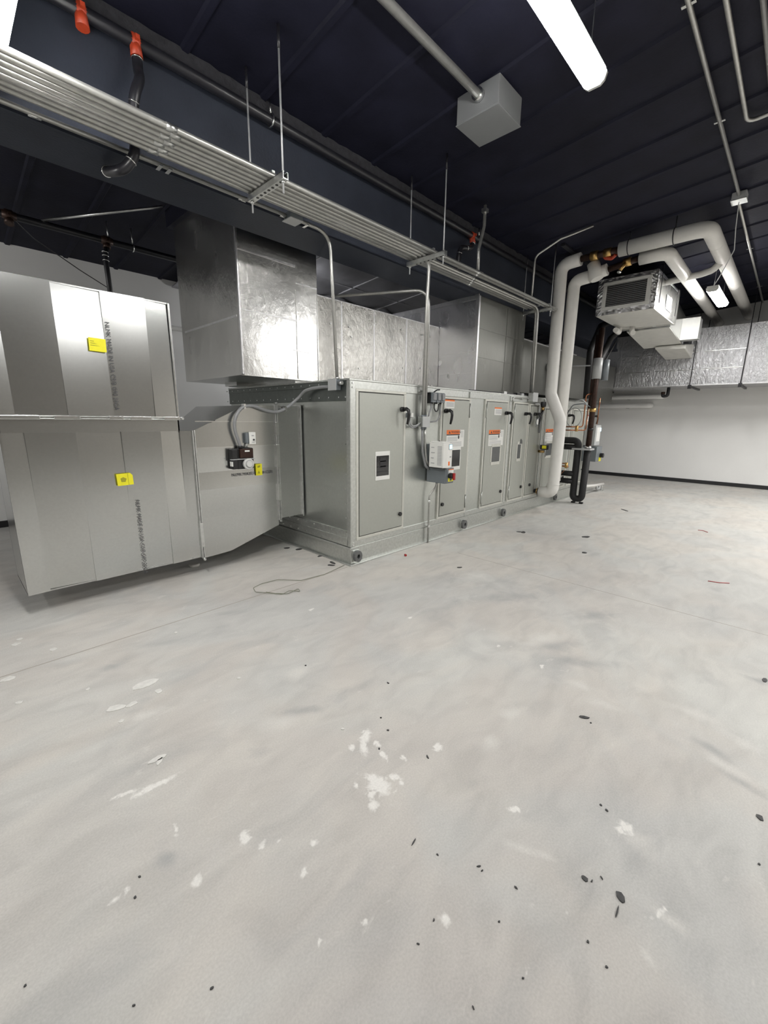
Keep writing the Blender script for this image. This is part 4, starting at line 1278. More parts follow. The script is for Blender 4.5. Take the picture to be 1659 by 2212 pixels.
for k, (z, ye, lab) in enumerate(((2.14, 2.66, 'upper white horizontal pipe on the far wall below the foil duct'), (1.915, 2.88, 'lower white horizontal pipe on the far wall below the foil duct'))):
    t_ = thing('white_wall_pipe', lab, 'pipe', (12.95, 4, z - .07))
    MB().tube([(12.94, 6.9, z), (12.94, ye, z), (13.09, ye, z)], .062, 18, bend=.10).build('jacket', bright_pvc, t_)
    for yy in (3.4, 4.6):
        MB().box(12.90, 13.1, yy - .015, yy + .015, z - .075, z - .064).build('bracket', grey_lt, t_)
t_ = thing('black_pipe_elbow', 'short dark pipe with a hooked elbow hanging under the far wall duct', 'pipe', (12.2, 2.4, 2.05))
MB().tube([(11.95, 2.32, 2.29), (11.95, 2.32, 2.10), (11.95, 2.42, 2.09), (11.95, 2.42, 2.15)], .034, 10, bend=.04).build('pipe', blackpipe, t_)
MB().cyl((11.95, 2.42, 2.14), (11.95, 2.42, 2.19), .042, 10).build('cap', copper_d, t_)

# ------------------------------------------------------------------ refrigerant and copper piping at the far sections
bp_ = thing('black_insulated_trap', 'black foam insulated U-shaped pipe reaching the floor beside the white pipe', 'pipe', (8.1, 2.77, 0))
MB().tube([(8.08, 3.12, 1.15), (8.08, 2.845, 1.15), (8.09, 2.85, .085), (8.09, 2.69, .085), (8.09, 2.675, 1.03)], .060, 16, bend=.10).build('foam_tube', rubber_m, bp_)
for z in (1.03, .54, .40):
    MB().tube([(8.08, 3.12, z), (8.08, 2.86, z)], .050, 14).build('foam_tube', rubber_m, bp_)
for y in (2.69, 2.83):
    MB().box(8.06, 8.12, y - .03, y + .03, 0, .03).build('foot', rubber_m, bp_)
br = thing('copper_riser', 'dark copper riser pipe with rubber clamps standing at the far sections of the unit', 'pipe', (8.1, 2.67, 1.0))
MB().tube([(8.09, 2.675, 1.03), (8.09, 2.67, 3.05)], .048, 14).build('pipe', copper_d, br)
MB().tube([(8.13, 2.75, 1.72), (8.12, 2.74, 2.95)], .026, 12).build('pipe', copper_d, br)
MB().cyl((8.09, 2.672, 1.00), (8.09, 2.672, 1.06), .056, 12).build('coupling', galv_l, br)
MB().box(7.98, 8.20, 2.60, 2.92, .99, 1.02).build('support_bracket', grey_lt, br)
MB().cyl((8.08, 2.67, 2.22), (8.08, 2.67, 2.56), .075, 14).build('grey_sleeve', grey_lt, br)
MB().cyl((8.22, 2.58, 2.20), (8.22, 2.58, 2.54), .055, 14).build('grey_sleeve', grey_box, br)
MB().cyl((8.09, 2.67, 1.66), (8.09, 2.67, 1.72), .058, 12).build('coupling', brass_m, br)
MB().cyl((8.09, 2.67, 1.34), (8.09, 2.67, 1.38), .054, 12).build('coupling', black_m, br)
bd = thing('black_insulated_line', 'pair of black insulated pipes slanting up behind the copper riser to the roof', 'pipe', (8.6, 2.5, 2.4))
MB().tube([(8.25, 2.86, 1.9), (8.25, 2.88, 2.72), (8.95, 2.98, 3.25), (10.2, 3.05, 3.60)], .055, 14, bend=.1).build('foam_tube', rubber_m, bd)
MB().tube([(8.6, 2.86, 1.9), (8.6, 2.86, 2.45), (9.2, 2.86, 3.05), (10.4, 2.9, 3.55)], .055, 14, bend=.1).build('foam_tube', rubber_m, bd)
MB().tube([(8.72, 2.84, 2.20), (8.74, 2.84, 2.42), (9.35, 2.80, 3.02)], .016, 8).build('thin_line', rubber_m, bd)
ct = thing('copper_tubing', 'thin copper tubes with brass valves looping in front of the far access panels', 'pipe', (7.8, 3, .4))
MB().tube([(7.75, 3.12, 1.34), (7.75, 2.92, 1.34), (8.0, 2.72, 1.34), (8.0, 2.72, 1.72)], .011, 8, bend=.05).build('tube', copper_m, ct)
MB().tube([(7.75, 3.12, 1.40), (7.78, 2.90, 1.40), (7.95, 2.76, 1.40), (7.95, 2.76, 1.95), (8.05, 2.71, 1.97)], .011, 8, bend=.05).build('tube', copper_m, ct)
MB().tube([(8.18, 2.60, 1.45), (8.18, 2.60, 1.9)], .010, 8).build('tube', copper_m, ct)
MB().tube([(7.75, 3.12, .70), (7.75, 2.86, .70)], .014, 8).build('tube', copper_m, ct)
MB().tube([(7.75, 3.12, .75), (7.75, 2.90, .75)], .011, 8).build('tube', copper_m, ct)
for x, y, z in ((7.86, 2.83, 1.37), (7.75, 2.90, .72)):
    MB().cyl((x, y, z - .05), (x, y, z + .05), .026, 10).build('brass_valve', brass_m, ct)
    MB().cyl((x - .04, y, z), (x + .04, y, z), .018, 10).build('brass_valve', brass_m, ct)
MB().tube([(7.75, 3.12, .62), (7.80, 3.0, .55), (7.78, 2.94, .62)], .007, 6).build('tube', copper_m, ct)
cl_ = thing('coiled_cable', 'loop of grey cable hanging on the panels between white pipe and copper riser', 'cable', (7.9, 3.0, 1.4))
lp = []
for i in range(27):
    a = 2 * math.pi * i / 26 * 1.02
    lp.append((7.93 + .02 * math.cos(a), 2.93 + .14 * math.cos(a + .3) - .01, 1.56 + .165 * math.sin(a + .3)))
MB().tube(lp, .008, 8).build('loop', grey_lt, cl_)
MB().tube([(7.93, 3.06, 1.62), (7.9, 2.95, 1.78), (7.9, 2.75, 1.80), (8.05, 2.70, 1.74)], .009, 8, bend=.08).build('cable', grey_box, cl_)
MB().tube([(7.9, 3.05, 1.86), (7.9, 2.92, 1.84), (7.9, 2.80, 1.87), (7.95, 2.74, 1.80)], .012, 8, bend=.06).build('cable', grey_lt, cl_)
rr = thing('round_sensor_box', 'round grey conduit box with dangling cable on the foil behind the white pipes', 'box', (7.9, 3.34, 2.1))
MB().cyl((7.72, 3.395, 2.43), (7.72, 3.33, 2.43), .065, 16).build('box', grey_lt, rr, .006)
MB().tube([(7.72, 3.36, 2.37), (7.73, 3.36, 2.15), (7.68, 3.35, 2.02), (7.70, 3.34, 1.92), (7.80, 3.32, 1.88)], .014, 8, bend=.06).build('cable', flex_m, rr)
MB().tube([(7.78, 3.36, 2.45), (8.0, 2.76, 2.44)], .012, 8).build('arm', flex_m, rr)
cb = thing('control_cabinet', 'narrow grey control cabinet at the far end of the unit with stickers and a switch', 'box', (9.35, 3.0, .8))
MB().box(9.10, 9.40, 2.90, 3.118, 1.02, 1.42).build('enclosure', grey_lt, cb, .006)
MB().box(9.10, 9.42, 2.84, 3.118, .70, 1.0).build('lower_enclosure', grey_box, cb, .006)
MB().box(9.16, 9.36, 2.894, 2.90, 1.10, 1.38).build('cover', white_m, cb, .003)
MB().cyl((9.34, 2.84, .82), (9.34, 2.77, .82), .045, 14).build('switch_knob', black_m, cb, .005)
MB().box(9.28, 9.40, 2.834, 2.84, .70, .78).build('switch_plate', yellow_m, cb)
MB().box(9.34, 9.385, 2.888, 2.894, 1.30, 1.37).build('display', screen_m, cb)
MB().tube([(9.15, 2.98, .70), (9.12, 3.0, .60), (9.05, 3.08, .52)], .018, 8, bend=.05).build('cable', flex_m, cb)
sticker_small(9.14, 9.40, 1.50, 1.62, AY - .014).build('label_plate', [white_m, red_m, print_m], D9)
pv = thing('drain_pipe', 'white plastic condensate drain pipe on a small stand at the far end of the unit', 'pipe', (9.8, 3.0, 0))
MB().tube([(8.9, 2.98, .20), (9.5, 2.95, .16), (10.15, 2.95, .13)], .030, 12).build('pipe', white_pipe, pv)
MB().tube([(9.75, 2.95, .145), (9.75, 2.95, .06), (9.9, 2.95, .05), (9.92, 2.95, .13)], .026, 12, bend=.05).build('trap', grey_lt, pv)
MB().cyl((10.08, 2.95, 0), (10.08, 2.95, .12), .010, 8).box(10.03, 10.13, 2.90, 3.0, 0, .008).build('stand', galv_b, pv)

# ------------------------------------------------------------------ suspended fan coil
fcu = thing('suspended_fan_coil', 'foil wrapped fan coil box hung from the ceiling with a louvred grille facing the viewer', 'machine', (8.75, 2.36, 3.24))
FX, FY0, FY1, FZ0, FZ1 = 8.05, 1.93, 2.79, 3.24, 3.80
foil_box(fcu, 'casing', FX, 9.50, FY0, FY1, FZ0 + .012, FZ1, foil_m, .14, .006)
MB().box(FX + .01, 9.50, FY0 + .005, FY1 - .005, FZ0, FZ0 + .012).build('bottom_panel', cream_foil, fcu)


def crumple(a, c, u, w, n=26):
    """wrinkled tape from a to c, of width vector w, crumpled along normal u"""
    a, c, u, w = Vector(a), Vector(c), Vector(u), Vector(w)
    pts = []
    for i in range(n + 1):
        p = a + (c - a) * (i / n)
        for jx in range(4):
            pts.append(p + w * (jx / 3) + u * (random.random() * .007 + .003))
    fs = [(i * 4 + jx, i * 4 + jx + 1, i * 4 + jx + 5, i * 4 + jx + 4) for i in range(n) for jx in range(3)]
    return MB().poly(pts, fs)


for a, c, u, w in (((FX, FY0, FZ0), (FX, FY1, FZ0), (-1, 0, 0), (0, 0, .075)), ((FX, FY0, FZ1 - .065), (FX, FY1, FZ1 - .065), (-1, 0, 0), (0, 0, .065)),
                   ((FX, FY1, FZ0), (FX, FY1, FZ1), (-1, 0, 0), (0, -.085, 0)), ((FX, FY0, FZ0), (FX, FY0, FZ1), (-1, 0, 0), (0, .07, 0)),
                   ((FX, FY0, FZ0), (FX, FY0, FZ1), (0, -1, 0), (.10, 0, 0)), ((FX, FY0, FZ1), (9.5, FY0, FZ1), (0, -1, 0), (0, 0, -.05))):
    crumple(a, c, u, w).build('foil_tape', tape_m, fcu)
g0, g1, h0, h1 = 2.00, 2.705, 3.315, 3.735
gr = MB()
gr.box(FX - .03, FX - .005, g0, g1, h1 - .045, h1).box(FX - .03, FX - .005, g0, g1, h0, h0 + .045)
gr.box(FX - .03, FX - .005, g0, g0 + .06, h0 + .045, h1 - .045).box(FX - .03, FX - .005, g1 - .06, g1, h0 + .045, h1 - .045)
gr = gr.build('grille_frame', white_m, fcu, .004)
MB().box(FX - .010, FX - .004, g0 + .06, g1 - .06, h0 + .045, h1 - .045).build('grille_back', black_m, fcu)
sl = None
for i in range(12):
    z = h0 + .060 + i * .0275
    if sl is None:
        sl = MB().box(FX - .026, FX - .010, g0 + .06, g1 - .06, z, z + .004).build('louver_slat', grey_lt, fcu)
    else:
        s2 = sl.copy()
        COL.objects.link(s2)
        s2.parent = fcu
        s2.location = (0, 0, i * .0275)
for x, y in ((8.2, 1.90), (8.2, 2.82), (9.4, 1.90), (9.4, 2.82)):
    MB().cyl((x, y, FZ0 + .1), (x, y, roof(y) - .02), .006, 6).build('hanger_rod', blackpipe, fcu)
MB().box(9.48, 9.56, 1.9, 2.82, FZ0 - .02, FZ1).build('rear_flange', foil_m, fcu)
sticker = MB().box(8.75, 9.15, FY0 - .010, FY0 - .006, 3.36, 3.58).build('data_plate', grey_lt, fcu)
nk = thing('transition_duct', 'bare metal transition duct joining the suspended fan coil to the far wall duct', 'duct', (10.5, 2.3, 3.1))
MB().hexa([(9.57, 1.98, 3.20), (10.9, 1.98, 3.06), (10.9, 2.7, 3.06), (9.57, 2.7, 3.20), (9.57, 1.98, 3.74), (10.9, 1.98, 3.55), (10.9, 2.7, 3.55), (9.57, 2.7, 3.74)]).build('sheet', galv, nk)
MB().hexa([(9.57, 1.99, 3.19), (10.9, 1.99, 3.05), (10.9, 2.69, 3.05), (9.57, 2.69, 3.19), (9.57, 1.99, 3.20), (10.9, 1.99, 3.06), (10.9, 2.69, 3.06), (9.57, 2.69, 3.20)]).build('bottom_liner', cream_foil, nk)
MB().hexa([(10.75, 1.90, 2.96), (11.58, 1.90, 2.86), (11.58, 2.40, 2.86), (10.75, 2.45, 3.00), (10.75, 1.90, 3.045), (11.58, 1.90, 3.15), (11.58, 2.40, 3.15), (10.75, 2.45, 3.045)]).build('flexible_boot', cream_foil, nk, .02)
j = thing('control_box', 'pale blue-grey metal box beside the transition duct behind the fan coil', 'box', (10.6, 1.83, 3.09))
MB().box(10.5, 10.78, 1.69, 1.975, 3.10, 3.48).build('box', grey_lt, j, .006)
MB().box(10.49, 10.50, 1.685, 1.98, 3.09, 3.49).build('cover', fixture_m, j, .003)
t_ = thing('condensate_trap', 'white plastic drain elbows under the suspended fan coil', 'pipe', (8.9, 2.6, 3.1))
MB().tube([(9.25, 2.74, 3.24), (9.25, 2.74, 3.15), (8.9, 2.70, 3.14)], .045, 14, bend=.05).build('pipe', white_pipe, t_)
MB().tube([(9.35, 2.55, 3.24), (9.35, 2.55, 3.12), (9.25, 2.50, 3.12)], .045, 14, bend=.05).build('pipe', white_pipe, t_)

# ------------------------------------------------------------------ sprinkler piping


def coupling_mesh(p, d, r=.055, L=.10):
    p, d = Vector(p), Vector(d).normalized()
    m = MB()
    m.tube([p - d * L, p - d * L * .6, p - d * L * .5, p + d * L * .5, p + d * L * .6, p + d * L], r, 14, radii=[r * .78, r * .8, r, r, r * .8, r * .78])
    m.box(p.x - .012, p.x + .012, p.y - r - .02, p.y - r + .01, p.z - .012, p.z + .012)
    return m


sp = thing('sprinkler_main', 'black sprinkler pipe along the top of the overhead soffit with red and orange outlets', 'pipe', (1, 3.38, 3.76))
MB().tube([(X0 + .1, 3.385, 3.79), (X1 - .1, 3.385, 3.79)], .036, 12).build('pipe', blackpipe, sp)
for x in (.93, 1.215, 5.09):
    m = coupling_mesh((x, 3.385, 3.79), (1, 0, 0), .044, .04)
    m.tube([(x, 3.38, 3.80), (x, 3.37, 3.70)], .034, 12, radii=[.03, .036])
    m.build('outlet_coupling', orange_m, sp)
for x in (2.185, 5.25):
    cl2 = MB().ring((x, 3.385, 3.79), (1, 0, 0), .042, .007).build('pipe_clamp', galv_l, sp)
    MB().cyl((x, 3.385, 3.83), (x - .005, 3.385, roof(3.385) - .02), .007, 6).build('clamp_rod', galv_l, cl2)


def hose(path, label, loc):
    t = thing('flexible_sprinkler_hose', label, 'hose', loc)
    P = [Vector(p) for p in path]
    sm = []
    for i in range(len(P) - 1):
        p0, p1, p2, p3 = P[max(i - 1, 0)], P[i], P[i + 1], P[min(i + 2, len(P) - 1)]
        for s in range(5):
            u = s / 5
            sm.append(.5 * ((2 * p1) + (p2 - p0) * u + (2 * p0 - 5 * p1 + 4 * p2 - p3) * u * u + (3 * p1 - p0 - 3 * p2 + p3) * u ** 3))
    sm.append(P[-1])
    MB().tube(sm, .030, 12).build('hose', blackpipe, t)
    for i in (1, len(sm) // 3, len(sm) * 2 // 3, len(sm) - 2):
        d = sm[min(i + 1, len(sm) - 1)] - sm[i - 1]
        MB().ring(sm[i], d, .031, .004, 14).build('band', galv_l, t)
    return t


hose([(1.215, 3.37, 3.70), (1.21, 3.355, 3.63), (1.20, 3.32, 3.56), (1.165, 3.31, 3.47), (1.15, 3.33, 3.38), (1.15, 3.333, 3.28), (1.14, 3.333, 3.20), (1.125, 3.333, 3.12), (1.085, 3.36, 3.055), (1.06, 3.40, 3.04), (1.045, 3.50, 3.06), (1.04, 3.62, 3.10)],
     'black flexible sprinkler hose hanging from the orange outlet near the left light', (1.15, 3.36, 3.04))
hose([(5.09, 3.37, 3.70), (5.05, 3.36, 3.64), (4.93, 3.35, 3.60), (4.82, 3.35, 3.57), (4.78, 3.35, 3.50), (4.78, 3.36, 3.36), (4.78, 3.38, 3.22)],
     'black flexible sprinkler hose hanging from the orange outlet above the middle of the unit', (4.9, 3.36, 3.22))
bk = thing('sprinkler_branch', 'black sprinkler pipe crossing near the left wall behind the bare duct', 'pipe', (1.2, 6.2, 3.45))
MB().tube([(X0 + .1, 6.2, 3.50), (8.6, 6.2, 3.50)], .036, 12).build('pipe', blackpipe, bk)
for x in (.83, 1.70):
    coupling_mesh((x, 6.2, 3.50), (1, 0, 0), .052, .06).tube([(x, 6.2, 3.48), (x - .01, 6.18, 3.41)], .04, 10).build('outlet_coupling', copper_d, bk)
for x in (1.72, 1.98):
    MB().cyl((x, 6.2, 3.53), (x, 6.2, roof(6.2)), .007, 6).build('clamp_rod', galv_b, bk)
MB().ring((1.98, 6.2, 3.5), (1, 0, 0), .042, .006).build('pipe_clamp', galv_l, bk)
MB().tube([(1.10, 6.19, 3.53), (2.03, 5.3, 3.70)], .014, 8).build('brace_rod', galv_b, bk)
dp = thing('sprinkler_drop', 'black sprinkler drop hose hanging down behind the top of the bare duct', 'hose', (1.66, 6.2, 2.3))
MB().tube([(1.69, 6.18, 3.42), (1.66, 6.15, 3.35), (1.655, 6.15, 3.25), (1.68, 6.15, 2.30)], .028, 12, bend=.05).build('hose', blackpipe, dp)
for z in (3.36, 3.32, 3.27):
    MB().ring((1.657, 6.15, z), (0.1, 0, 1), .029, .006, 14).build('band', galv_l, dp)
wr = thing('hanging_wire', 'thin dark wire sagging from the roof in front of the left wall', 'wire', (1.6, 6.9, 3.2))
MB().tube([(.85, 6.55, 3.66), (1.1, 6.75, 3.50), (1.6, 7.1, 3.35), (1.95, 7.3, 3.25), (2.0, 7.3, 3.255)], .007, 6, bend=.2).build('wire', ink_m, wr)
t_ = thing('wall_conduit', 'pale horizontal pipe on the left wall between the bare duct and the riser', 'pipe', (2.5, 7.5, 2.86))
MB().tube([(-4, 7.50, 2.885), (3.6, 7.50, 2.885)], .035, 12).build('pipe', white_pipe, t_)
for x in (.8, 3.2):
    MB().box(x - .015, x + .015, 7.46, 7.55, 2.845, 2.853).build('strap', grey_lt, t_)

# ------------------------------------------------------------------ ceiling conduits and pull box


def ceil_conduit(path, r, label, straps=()):
    t = thing('conduit', label, 'conduit', path[0])
    MB().tube(path, r, 10, bend=.10).build('tube', conduit_m, t)
    for x, y in straps:
        MB().box(x - .012, x + .012, y - .04, y + .04, roof(y) - .052, roof(y) - .034).build('strap', galv_l, t)
    return t


ceil_conduit([(1.0, .93, roof(.93) - .045), (6.9, .93, roof(.93) - .045)], .0165, 'long straight ceiling conduit leading to the small box that feeds the far light', ((2.0, .93), (3.72, .93), (5.2, .93)))
ceil_conduit([(7.05, .95, roof(.95) - .045), (13.0, 1.0, roof(1.0) - .045)], .0165, 'ceiling conduit continuing from the small box to the far wall', ((9.0, .965), (11.5, .98)))
ceil_conduit([(1.0, .76, roof(.76) - .045), (5.42, .76, roof(.76) - .045), (5.46, -.9, roof(-.9) - .045)], .0165, 'ceiling conduit with a square bend near the upper right corner', ((2.5, .76),))
ceil_conduit([(1.0, .60, roof(.60) - .045), (5.32, .59, roof(.59) - .045)], .0165, 'ceiling conduit nearest the right edge, ending at the square bend', ((2.5, .6),))
j = thing('junction_box', 'small round-edged ceiling junction box from which the far light cord drops', 'box', (6.98, .93, roof(.93) - .1))
MB().box(6.90, 7.05, .86, 1.0, roof(.93) - .085, roof(.93) - .005).build('box', grey_lt, j, .01)
MB().box(6.895, 7.055, .855, 1.005, roof(.93) - .095, roof(.93) - .085).build('cover', galv_b, j)
pb = thing('pull_box', 'large grey square pull box fixed under the ceiling left of the bright strip light', 'box', (3.55, 2.1, 3.8))
bx0, bx1, by0, by1, bz0 = 3.30, 3.655, 2.02, 2.40, 3.84
MB().box(bx0, bx1, by0, by1, bz0, roof(2.2) - .01).build('box', pull_m, pb, .006)
MB().box(bx0 - .004, bx1 + .004, by0 - .004, by1 + .004, bz0 - .008, bz0).build('cover', pull_m, pb, .003)
MB().cyl((3.255, 2.19, 3.955), (3.31, 2.19, 3.955), .045, 12).build('connector', galv_l, pb)
ceil_conduit([(-2, 2.20, 3.955), (3.27, 2.19, 3.955)], .030, 'thick conduit running along the ceiling into the large grey pull box')
c = ceil_conduit([(4.70, 3.02, 3.20), (4.70, 3.025, 3.45), (4.80, 3.03, 3.72), (4.80, 3.03, roof(3.03) - .04)], .019, 'offset conduit rising from the overhead rack to the ceiling above the second trapeze')
MB().box(4.62, 4.78, 2.99, 3.09, 3.186, 3.21).build('strap', galv_b, c)
MB().box(4.77, 4.83, 3.0, 3.06, 3.86, 3.90).build('strap', galv_b, c)
ceil_conduit([(6.12, 3.02, 3.20), (6.14, 3.02, 3.74), (6.22, 2.72, 3.90), (6.35, 2.35, 4.0)], .013, 'thin conduit rising from the rack and bending away beside the white pipes')
t_ = thing('strut_channel', 'dark steel strut fixed under the ceiling above the white pipe elbow', 'strut', (7.0, 2.85, 3.9))
MB().box(6.62, 7.75, 2.82, 2.88, 3.955, roof(2.88)).build('channel', blackpipe, t_, .003)
for x, y, lab in ((7.0, 1.55, 'dark rod and clevis hanger over the large white pipe'), (7.0, 2.08, 'thin dark rod hanger over the open end of the large white pipe')):
    t_ = thing('pipe_hanger', lab, 'hanger', (x, y, 3.95))
    MB().cyl((x, y, 3.945), (x, y, roof(y)), .009 if y < 2 else .006, 6).build('rod', blackpipe, t_)
    MB().ring((x, y, 3.853), (0, 1, 0), .097, .006, 20).build('clevis', blackpipe, t_)

# ------------------------------------------------------------------ strip lights


def strip_light(x0, x1, y0, y1, z, label, cord=None):
    t = thing('strip_light', label, 'light', ((x0 + x1) / 2, (y0 + y1) / 2, z))
    ax = 'x' if x1 - x0 > y1 - y0 else 'y'
    e = .02
    if ax == 'x':
        prof = [(y0, z + .055), (y0 + .012, z + .018), (y0 + .035, z), (y1 - .035, z), (y1 - .012, z + .018), (y1, z + .055)]
        MB().prism([(x0 + e, y, zz) for y, zz in prof], (x1 - x0 - 2 * e, 0, 0)).build('lens', lens_m, t)
        MB().box(x0 + .005, x1 - .005, y0 + .01, y1 - .01, z + .056, z + .085).build('housing', fixture_m, t, .003)
        for x in (x0, x1 - e):
            MB().prism([(x, y, zz) for y, zz in prof], (e, 0, 0)).build('end_cap', fixture_m, t)
        hang = [(x0 + .12, (y0 + y1) / 2), (x1 - .12, (y0 + y1) / 2)]
    else:
        prof = [(x0, z + .055), (x0 + .012, z + .018), (x0 + .035, z), (x1 - .035, z), (x1 - .012, z + .018), (x1, z + .055)]
        MB().prism([(x, y0 + e, zz) for x, zz in prof], (0, y1 - y0 - 2 * e, 0)).build('lens', lens_m, t)
        MB().box(x0 + .01, x1 - .01, y0 + .005, y1 - .005, z + .056, z + .085).build('housing', fixture_m, t, .003)
        for y in (y0, y1 - e):
            MB().prism([(x, y, zz) for x, zz in prof], (0, e, 0)).build('end_cap', fixture_m, t)
        hang = [((x0 + x1) / 2, y0 + .12), ((x0 + x1) / 2, y1 - .12)]
    for x, y in hang:
        m = MB()
        m.tube([(x - .04, y, z + .085), (x, y, z + .20), (x, y, roof(y))], .003, 5)
        m.tube([(x + .04, y, z + .085), (x, y, z + .20)], .003, 5)
        m.build('hanging_chain', galv_b, t)
    if cord:
        MB().tube(cord, .006, 6, bend=.15).build('cord', grey_lt, t)
    return t


strip_light(1.92, 3.12, 1.165, 1.305, 3.50, 'bright strip light hanging beside the large grey pull box at the top of the view')
strip_light(8.70, 9.95, 1.225, 1.395, 3.50, 'far strip light on a cord hanging beside the white pipes', [(6.98, .93, roof(.93) - .09), (7.45, .98, 3.93), (7.95, 1.02, 3.82), (8.5, 1.20, 3.68), (8.72, 1.30, 3.58)])
strip_light(.34, .52, 1.92, 3.13, 3.22, 'strip light cut off by the upper left corner beside the conduit rack')

# ------------------------------------------------------------------ small things on the floor


def blob(cx, cy, rx, ry, rot, seed, n=16, rough=.35, z=.0012):
    rnd = random.Random(seed)
    pts = []
    for i in range(n):
        a = 2 * math.pi * i / n
        s = 1 - rough + rnd.random() * 2 * rough * .8
        u, v = rx * s * math.cos(a), ry * s * math.sin(a)
        pts.append((cx + u * math.cos(rot) - v * math.sin(rot), cy + u * math.sin(rot) + v * math.cos(rot), 0.0))
    return MB().prism(pts, (0, 0, z))


CHIPS = [(0.069, 3.067, 0.0351, -0.0056, -0.0001, -0.0301),
         (0.311, 3.28, 0.0212, 0.0036, -0.0008, -0.0216),
         (0.15, 3.53, 0.0229, 0.0059, 0.0001, -0.0234),
         (0.176, 3.598, 0.0165, 0.0046, -0.0001, -0.0163),
         (0.368, 2.634, 0.0078, 0.0103, 0.0015, -0.009),
         (0.086, 2.755, 0.016, -0.0078, -0.0006, -0.015),
         (0.61, 2.457, 0.0636, -0.0043, -0.0057, -0.0396),
         (0.64, 2.338, 0.0176, -0.0018, -0.0037, -0.0233),
         (0.431, 2.345, 0.0462, -0.0142, -0.0034, -0.0261),
         (0.5, 2.318, 0.029, 0.0024, -0.0013, -0.0177),
         (0.423, 2.216, 0.0108, 0.0109, 0.0018, -0.0109),
         (0.464, 1.831, 0.0415, -0.0035, -0.0012, -0.0157),
         (0.466, 1.81, 0.016, 0.0144, 0.0026, -0.011),
         (0.958, 2.948, 0.0108, -0.0043, -0.0042, -0.0142),
         (1.012, 2.136, 0.0076, -0.0077, -0.0044, -0.0084),
         (1.169, 1.386, 0.0064, -0.0065, -0.0041, -0.0048)]
for i, (cx, cy, ax, ay, bx, by) in enumerate(CHIPS):
    a, b_ = math.hypot(ax, ay), math.hypot(bx, by)
    o = blob(cx, cy, a, b_, math.atan2(ay, ax), 50 + i, 9, .25, .003).build('plaster_chip', plaster_m)
    tag(o, 'small white flake of dried plaster lying on the concrete floor', 'flake', 'white plaster flakes on the floor')
SCRAPS = [(1.283, 0.278, -0.0013, -0.0107, -0.0093, 0.0016),
          (1.307, 0.174, -0.0144, -0.0104, -0.009, 0.0052),
          (1.253, 0.169, 0.0196, 0.0013, 0.0012, -0.0022),
          (2.104, 0.562, 0.0138, -0.0182, -0.0113, -0.0033),
          (1.996, -0.132, 0.0028, -0.0113, -0.0144, 0.0016),
          (3.206, -0.094, -0.0015, -0.0117, -0.0258, 0.0017),
          (5.748, 1.802, 0.058, -0.0391, -0.0352, -0.0125),
          (5.022, 1.569, 0.014, -0.0261, -0.0372, -0.012),
          (5.361, 2.492, 0.0132, -0.027, -0.0464, -0.0216),
          (1.596, 1.481, 0.0002, -0.0094, -0.0044, -0.002),
          (1.32, 1.22, 0.0048, -0.0049, -0.0034, -0.0033),
          (1.204, 1.167, 0.003, -0.0031, -0.004, -0.0039),
          (1.324, 0.976, -0.0065, -0.0107, -0.0034, 0.001),
          (0.246, 1.342, 0.0032, -0.0033, -0.0009, -0.0032),
          (0.216, 1.284, 0.0044, -0.0019, -0.0001, -0.0043),
          (-0.058, 1.258, 0.003, 0.0004, 0.0007, -0.0022),
          (0.289, 0.896, 0.0058, -0.0025, -0.0, -0.0024),
          (0.133, 1.007, 0.0018, -0.0009, 0.0, -0.0015),
          (1.001, 0.678, -0.0003, -0.0045, -0.0021, 0.0002),
          (1.069, 0.552, 0.0062, -0.0053, -0.0019, -0.0014),
          (1.063, 0.537, 0.0049, -0.0017, -0.0006, -0.0013),
          (1.095, 0.429, -0.0008, -0.0062, -0.0025, 0.0004),
          (1.325, 0.236, -0.0033, -0.0052, -0.0018, 0.0006),
          (1.292, 0.257, 0.0056, -0.001, -0.0001, -0.0012),
          (1.107, 0.207, -0.0016, -0.0025, -0.0036, 0.0016),
          (1.082, 0.148, 0.0014, -0.0039, -0.0028, 0.0002),
          (0.833, 0.566, 0.004, 0.0004, 0.0007, -0.0025),
          (0.752, 0.562, 0.0023, -0.0032, -0.0012, -0.0006),
          (0.976, 0.767, 0.0139, 0.0029, 0.0004, -0.0016),
          (0.747, 0.372, -0.0012, -0.0043, -0.0017, 0.0008),
          (0.969, 0.42, 0.002, -0.002, -0.0022, -0.0012),
          (0.894, 0.306, 0.0018, -0.0018, -0.0019, -0.0009),
          (1.76, -0.142, -0.0002, -0.0042, -0.0036, 0.0007),
          (3.547, 2.303, 0.0243, -0.0236, -0.0141, -0.0095),
          (8.059, 1.947, 0.0183, -0.017, -0.0857, -0.0227),
          (1.609, 0.306, -0.0034, -0.0054, -0.0048, 0.0012),
          (1.618, 0.33, -0.0017, -0.0058, -0.0038, 0.0005),
          (2.084, 0.523, 0.0033, -0.0034, -0.0035, -0.0012),
          (1.364, 1.965, 0.004, -0.004, -0.003, -0.0041),
          (1.359, 1.307, 0.0033, -0.0034, -0.0029, -0.0029),
          (2.748, 3.6, 0.0457, -0.0065, -0.0134, -0.0199),
          (2.709, 3.968, 0.045, -0.0088, -0.0141, -0.0227),
          (2.643, 4.107, 0.0394, -0.0071, -0.0139, -0.0236),
          (2.693, 3.331, -0.0097, -0.0515, -0.0147, -0.0122),
          (2.637, 3.285, 0.0212, -0.0344, -0.0138, -0.0161),
          (5.347, 2.539, 0.0282, -0.0268, -0.023, -0.0115)]
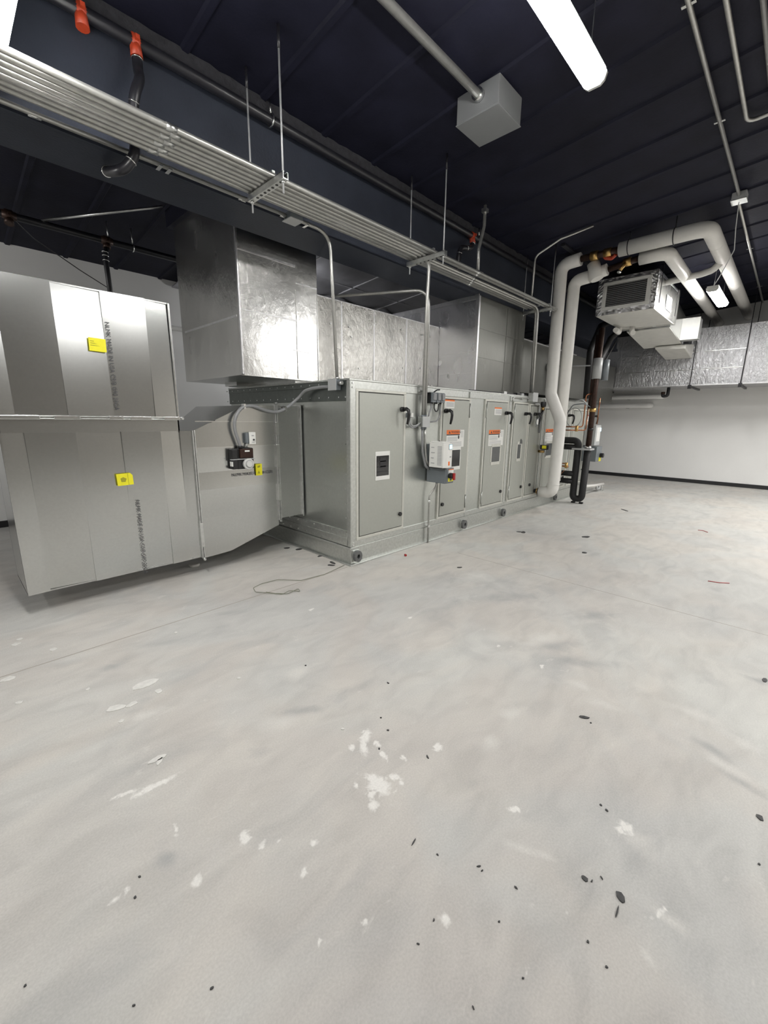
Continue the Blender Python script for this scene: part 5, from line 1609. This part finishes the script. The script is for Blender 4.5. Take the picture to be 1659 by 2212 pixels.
NAMED = {0: 'small black triangular rubber scrap left of the largest scrap on the floor', 1: 'largest dark curled scrap of rubber on the floor at lower right', 2: 'thin dark sliver lying just below the largest scrap on the floor',
         3: 'short dark strip alone on the floor right of centre', 4: 'flat grey scrap on the floor near the right edge', 5: 'dark scrap cut by the right edge of the view',
         40: 'dark sliver of rubber nearest the unit corner along its end rail', 41: 'dark sliver of rubber halfway along the end rail of the unit', 42: 'dark sliver of rubber deepest in the shadow by the end rail',
         33: 'thin dark sliver on the floor in front of the third door', 6: 'long thin dark sliver on the floor before the copper risers', 16: 'dark scrap nearest the bottom edge left of centre', 15: 'dark scrap near the lower left corner of the floor',
         14: 'curled black scrap beside a white streak at lower left', 13: 'curled black scrap just above another at lower left', 39: 'small dark speck amid the white plaster splatter in the middle',
         12: 'dark curled sliver beside a white streak in the middle of the floor'}
for i, (cx, cy, ax, ay, bx, by) in enumerate(SCRAPS):
    a, b_ = math.hypot(ax, ay), math.hypot(bx, by)
    o = blob(cx, cy, max(a, .004), max(b_, .0018), math.atan2(ay, ax), 150 + i, 8, .3, .004).build('rubber_scrap', scrap_m)
    if i in NAMED:
        tag(o, NAMED[i], 'scrap')
    else:
        tag(o, 'tiny dark scrap of rubber lying on the concrete floor', 'scrap', 'tiny dark scraps on the floor')
wire_pts = [(2.728, 3.177), (2.403, 3.104), (2.159, 3.142), (2.01, 3.303), (1.855, 3.327), (1.746, 3.283), (1.719, 3.194), (1.783, 3.089), (1.858, 2.988), (1.94, 3.006), (1.984, 2.963), (1.995, 2.923), (2.034, 3.0), (1.892, 2.955), (1.826, 3.047), (1.779, 3.121)]
o = MB().tube([(x, y, .006 + .004 * (i % 2)) for i, (x, y) in enumerate(wire_pts)], .0028, 6, bend=.03).build('loose_wire', wire_m)
tag(o, 'thin green-grey wire loosely coiled on the floor near the corner of the unit', 'wire')
o = MB().tube([(4.955, .395, .004), (4.98, .31, .004), (5.03, .24, .005)], .004, 6, bend=.03).build('loose_wire', pink_m)
tag(o, 'short red piece of wire lying on the floor at the right', 'wire')
o = MB().tube([(7.3, .80, .004), (7.32, .74, .004), (7.25, .68, .004)], .004, 6, bend=.03).build('loose_wire', pink_m)
tag(o, 'small pink loop of wire on the floor towards the far wall', 'wire')
o = MB().cyl((3.42, 2.93, .012), (3.43, 2.955, .012), .012, 8).build('red_cap', red_m)
tag(o, 'small red plastic cap on the floor in front of the first door', 'cap')
o = blob(1.618, 4.235, .055, .05, 0, 9, 14, .08, .03).build('plaster_lump', plaster_f, bevel=.012)
tag(o, 'rounded pale lump on the floor in the shadow under the bare duct', 'lump')
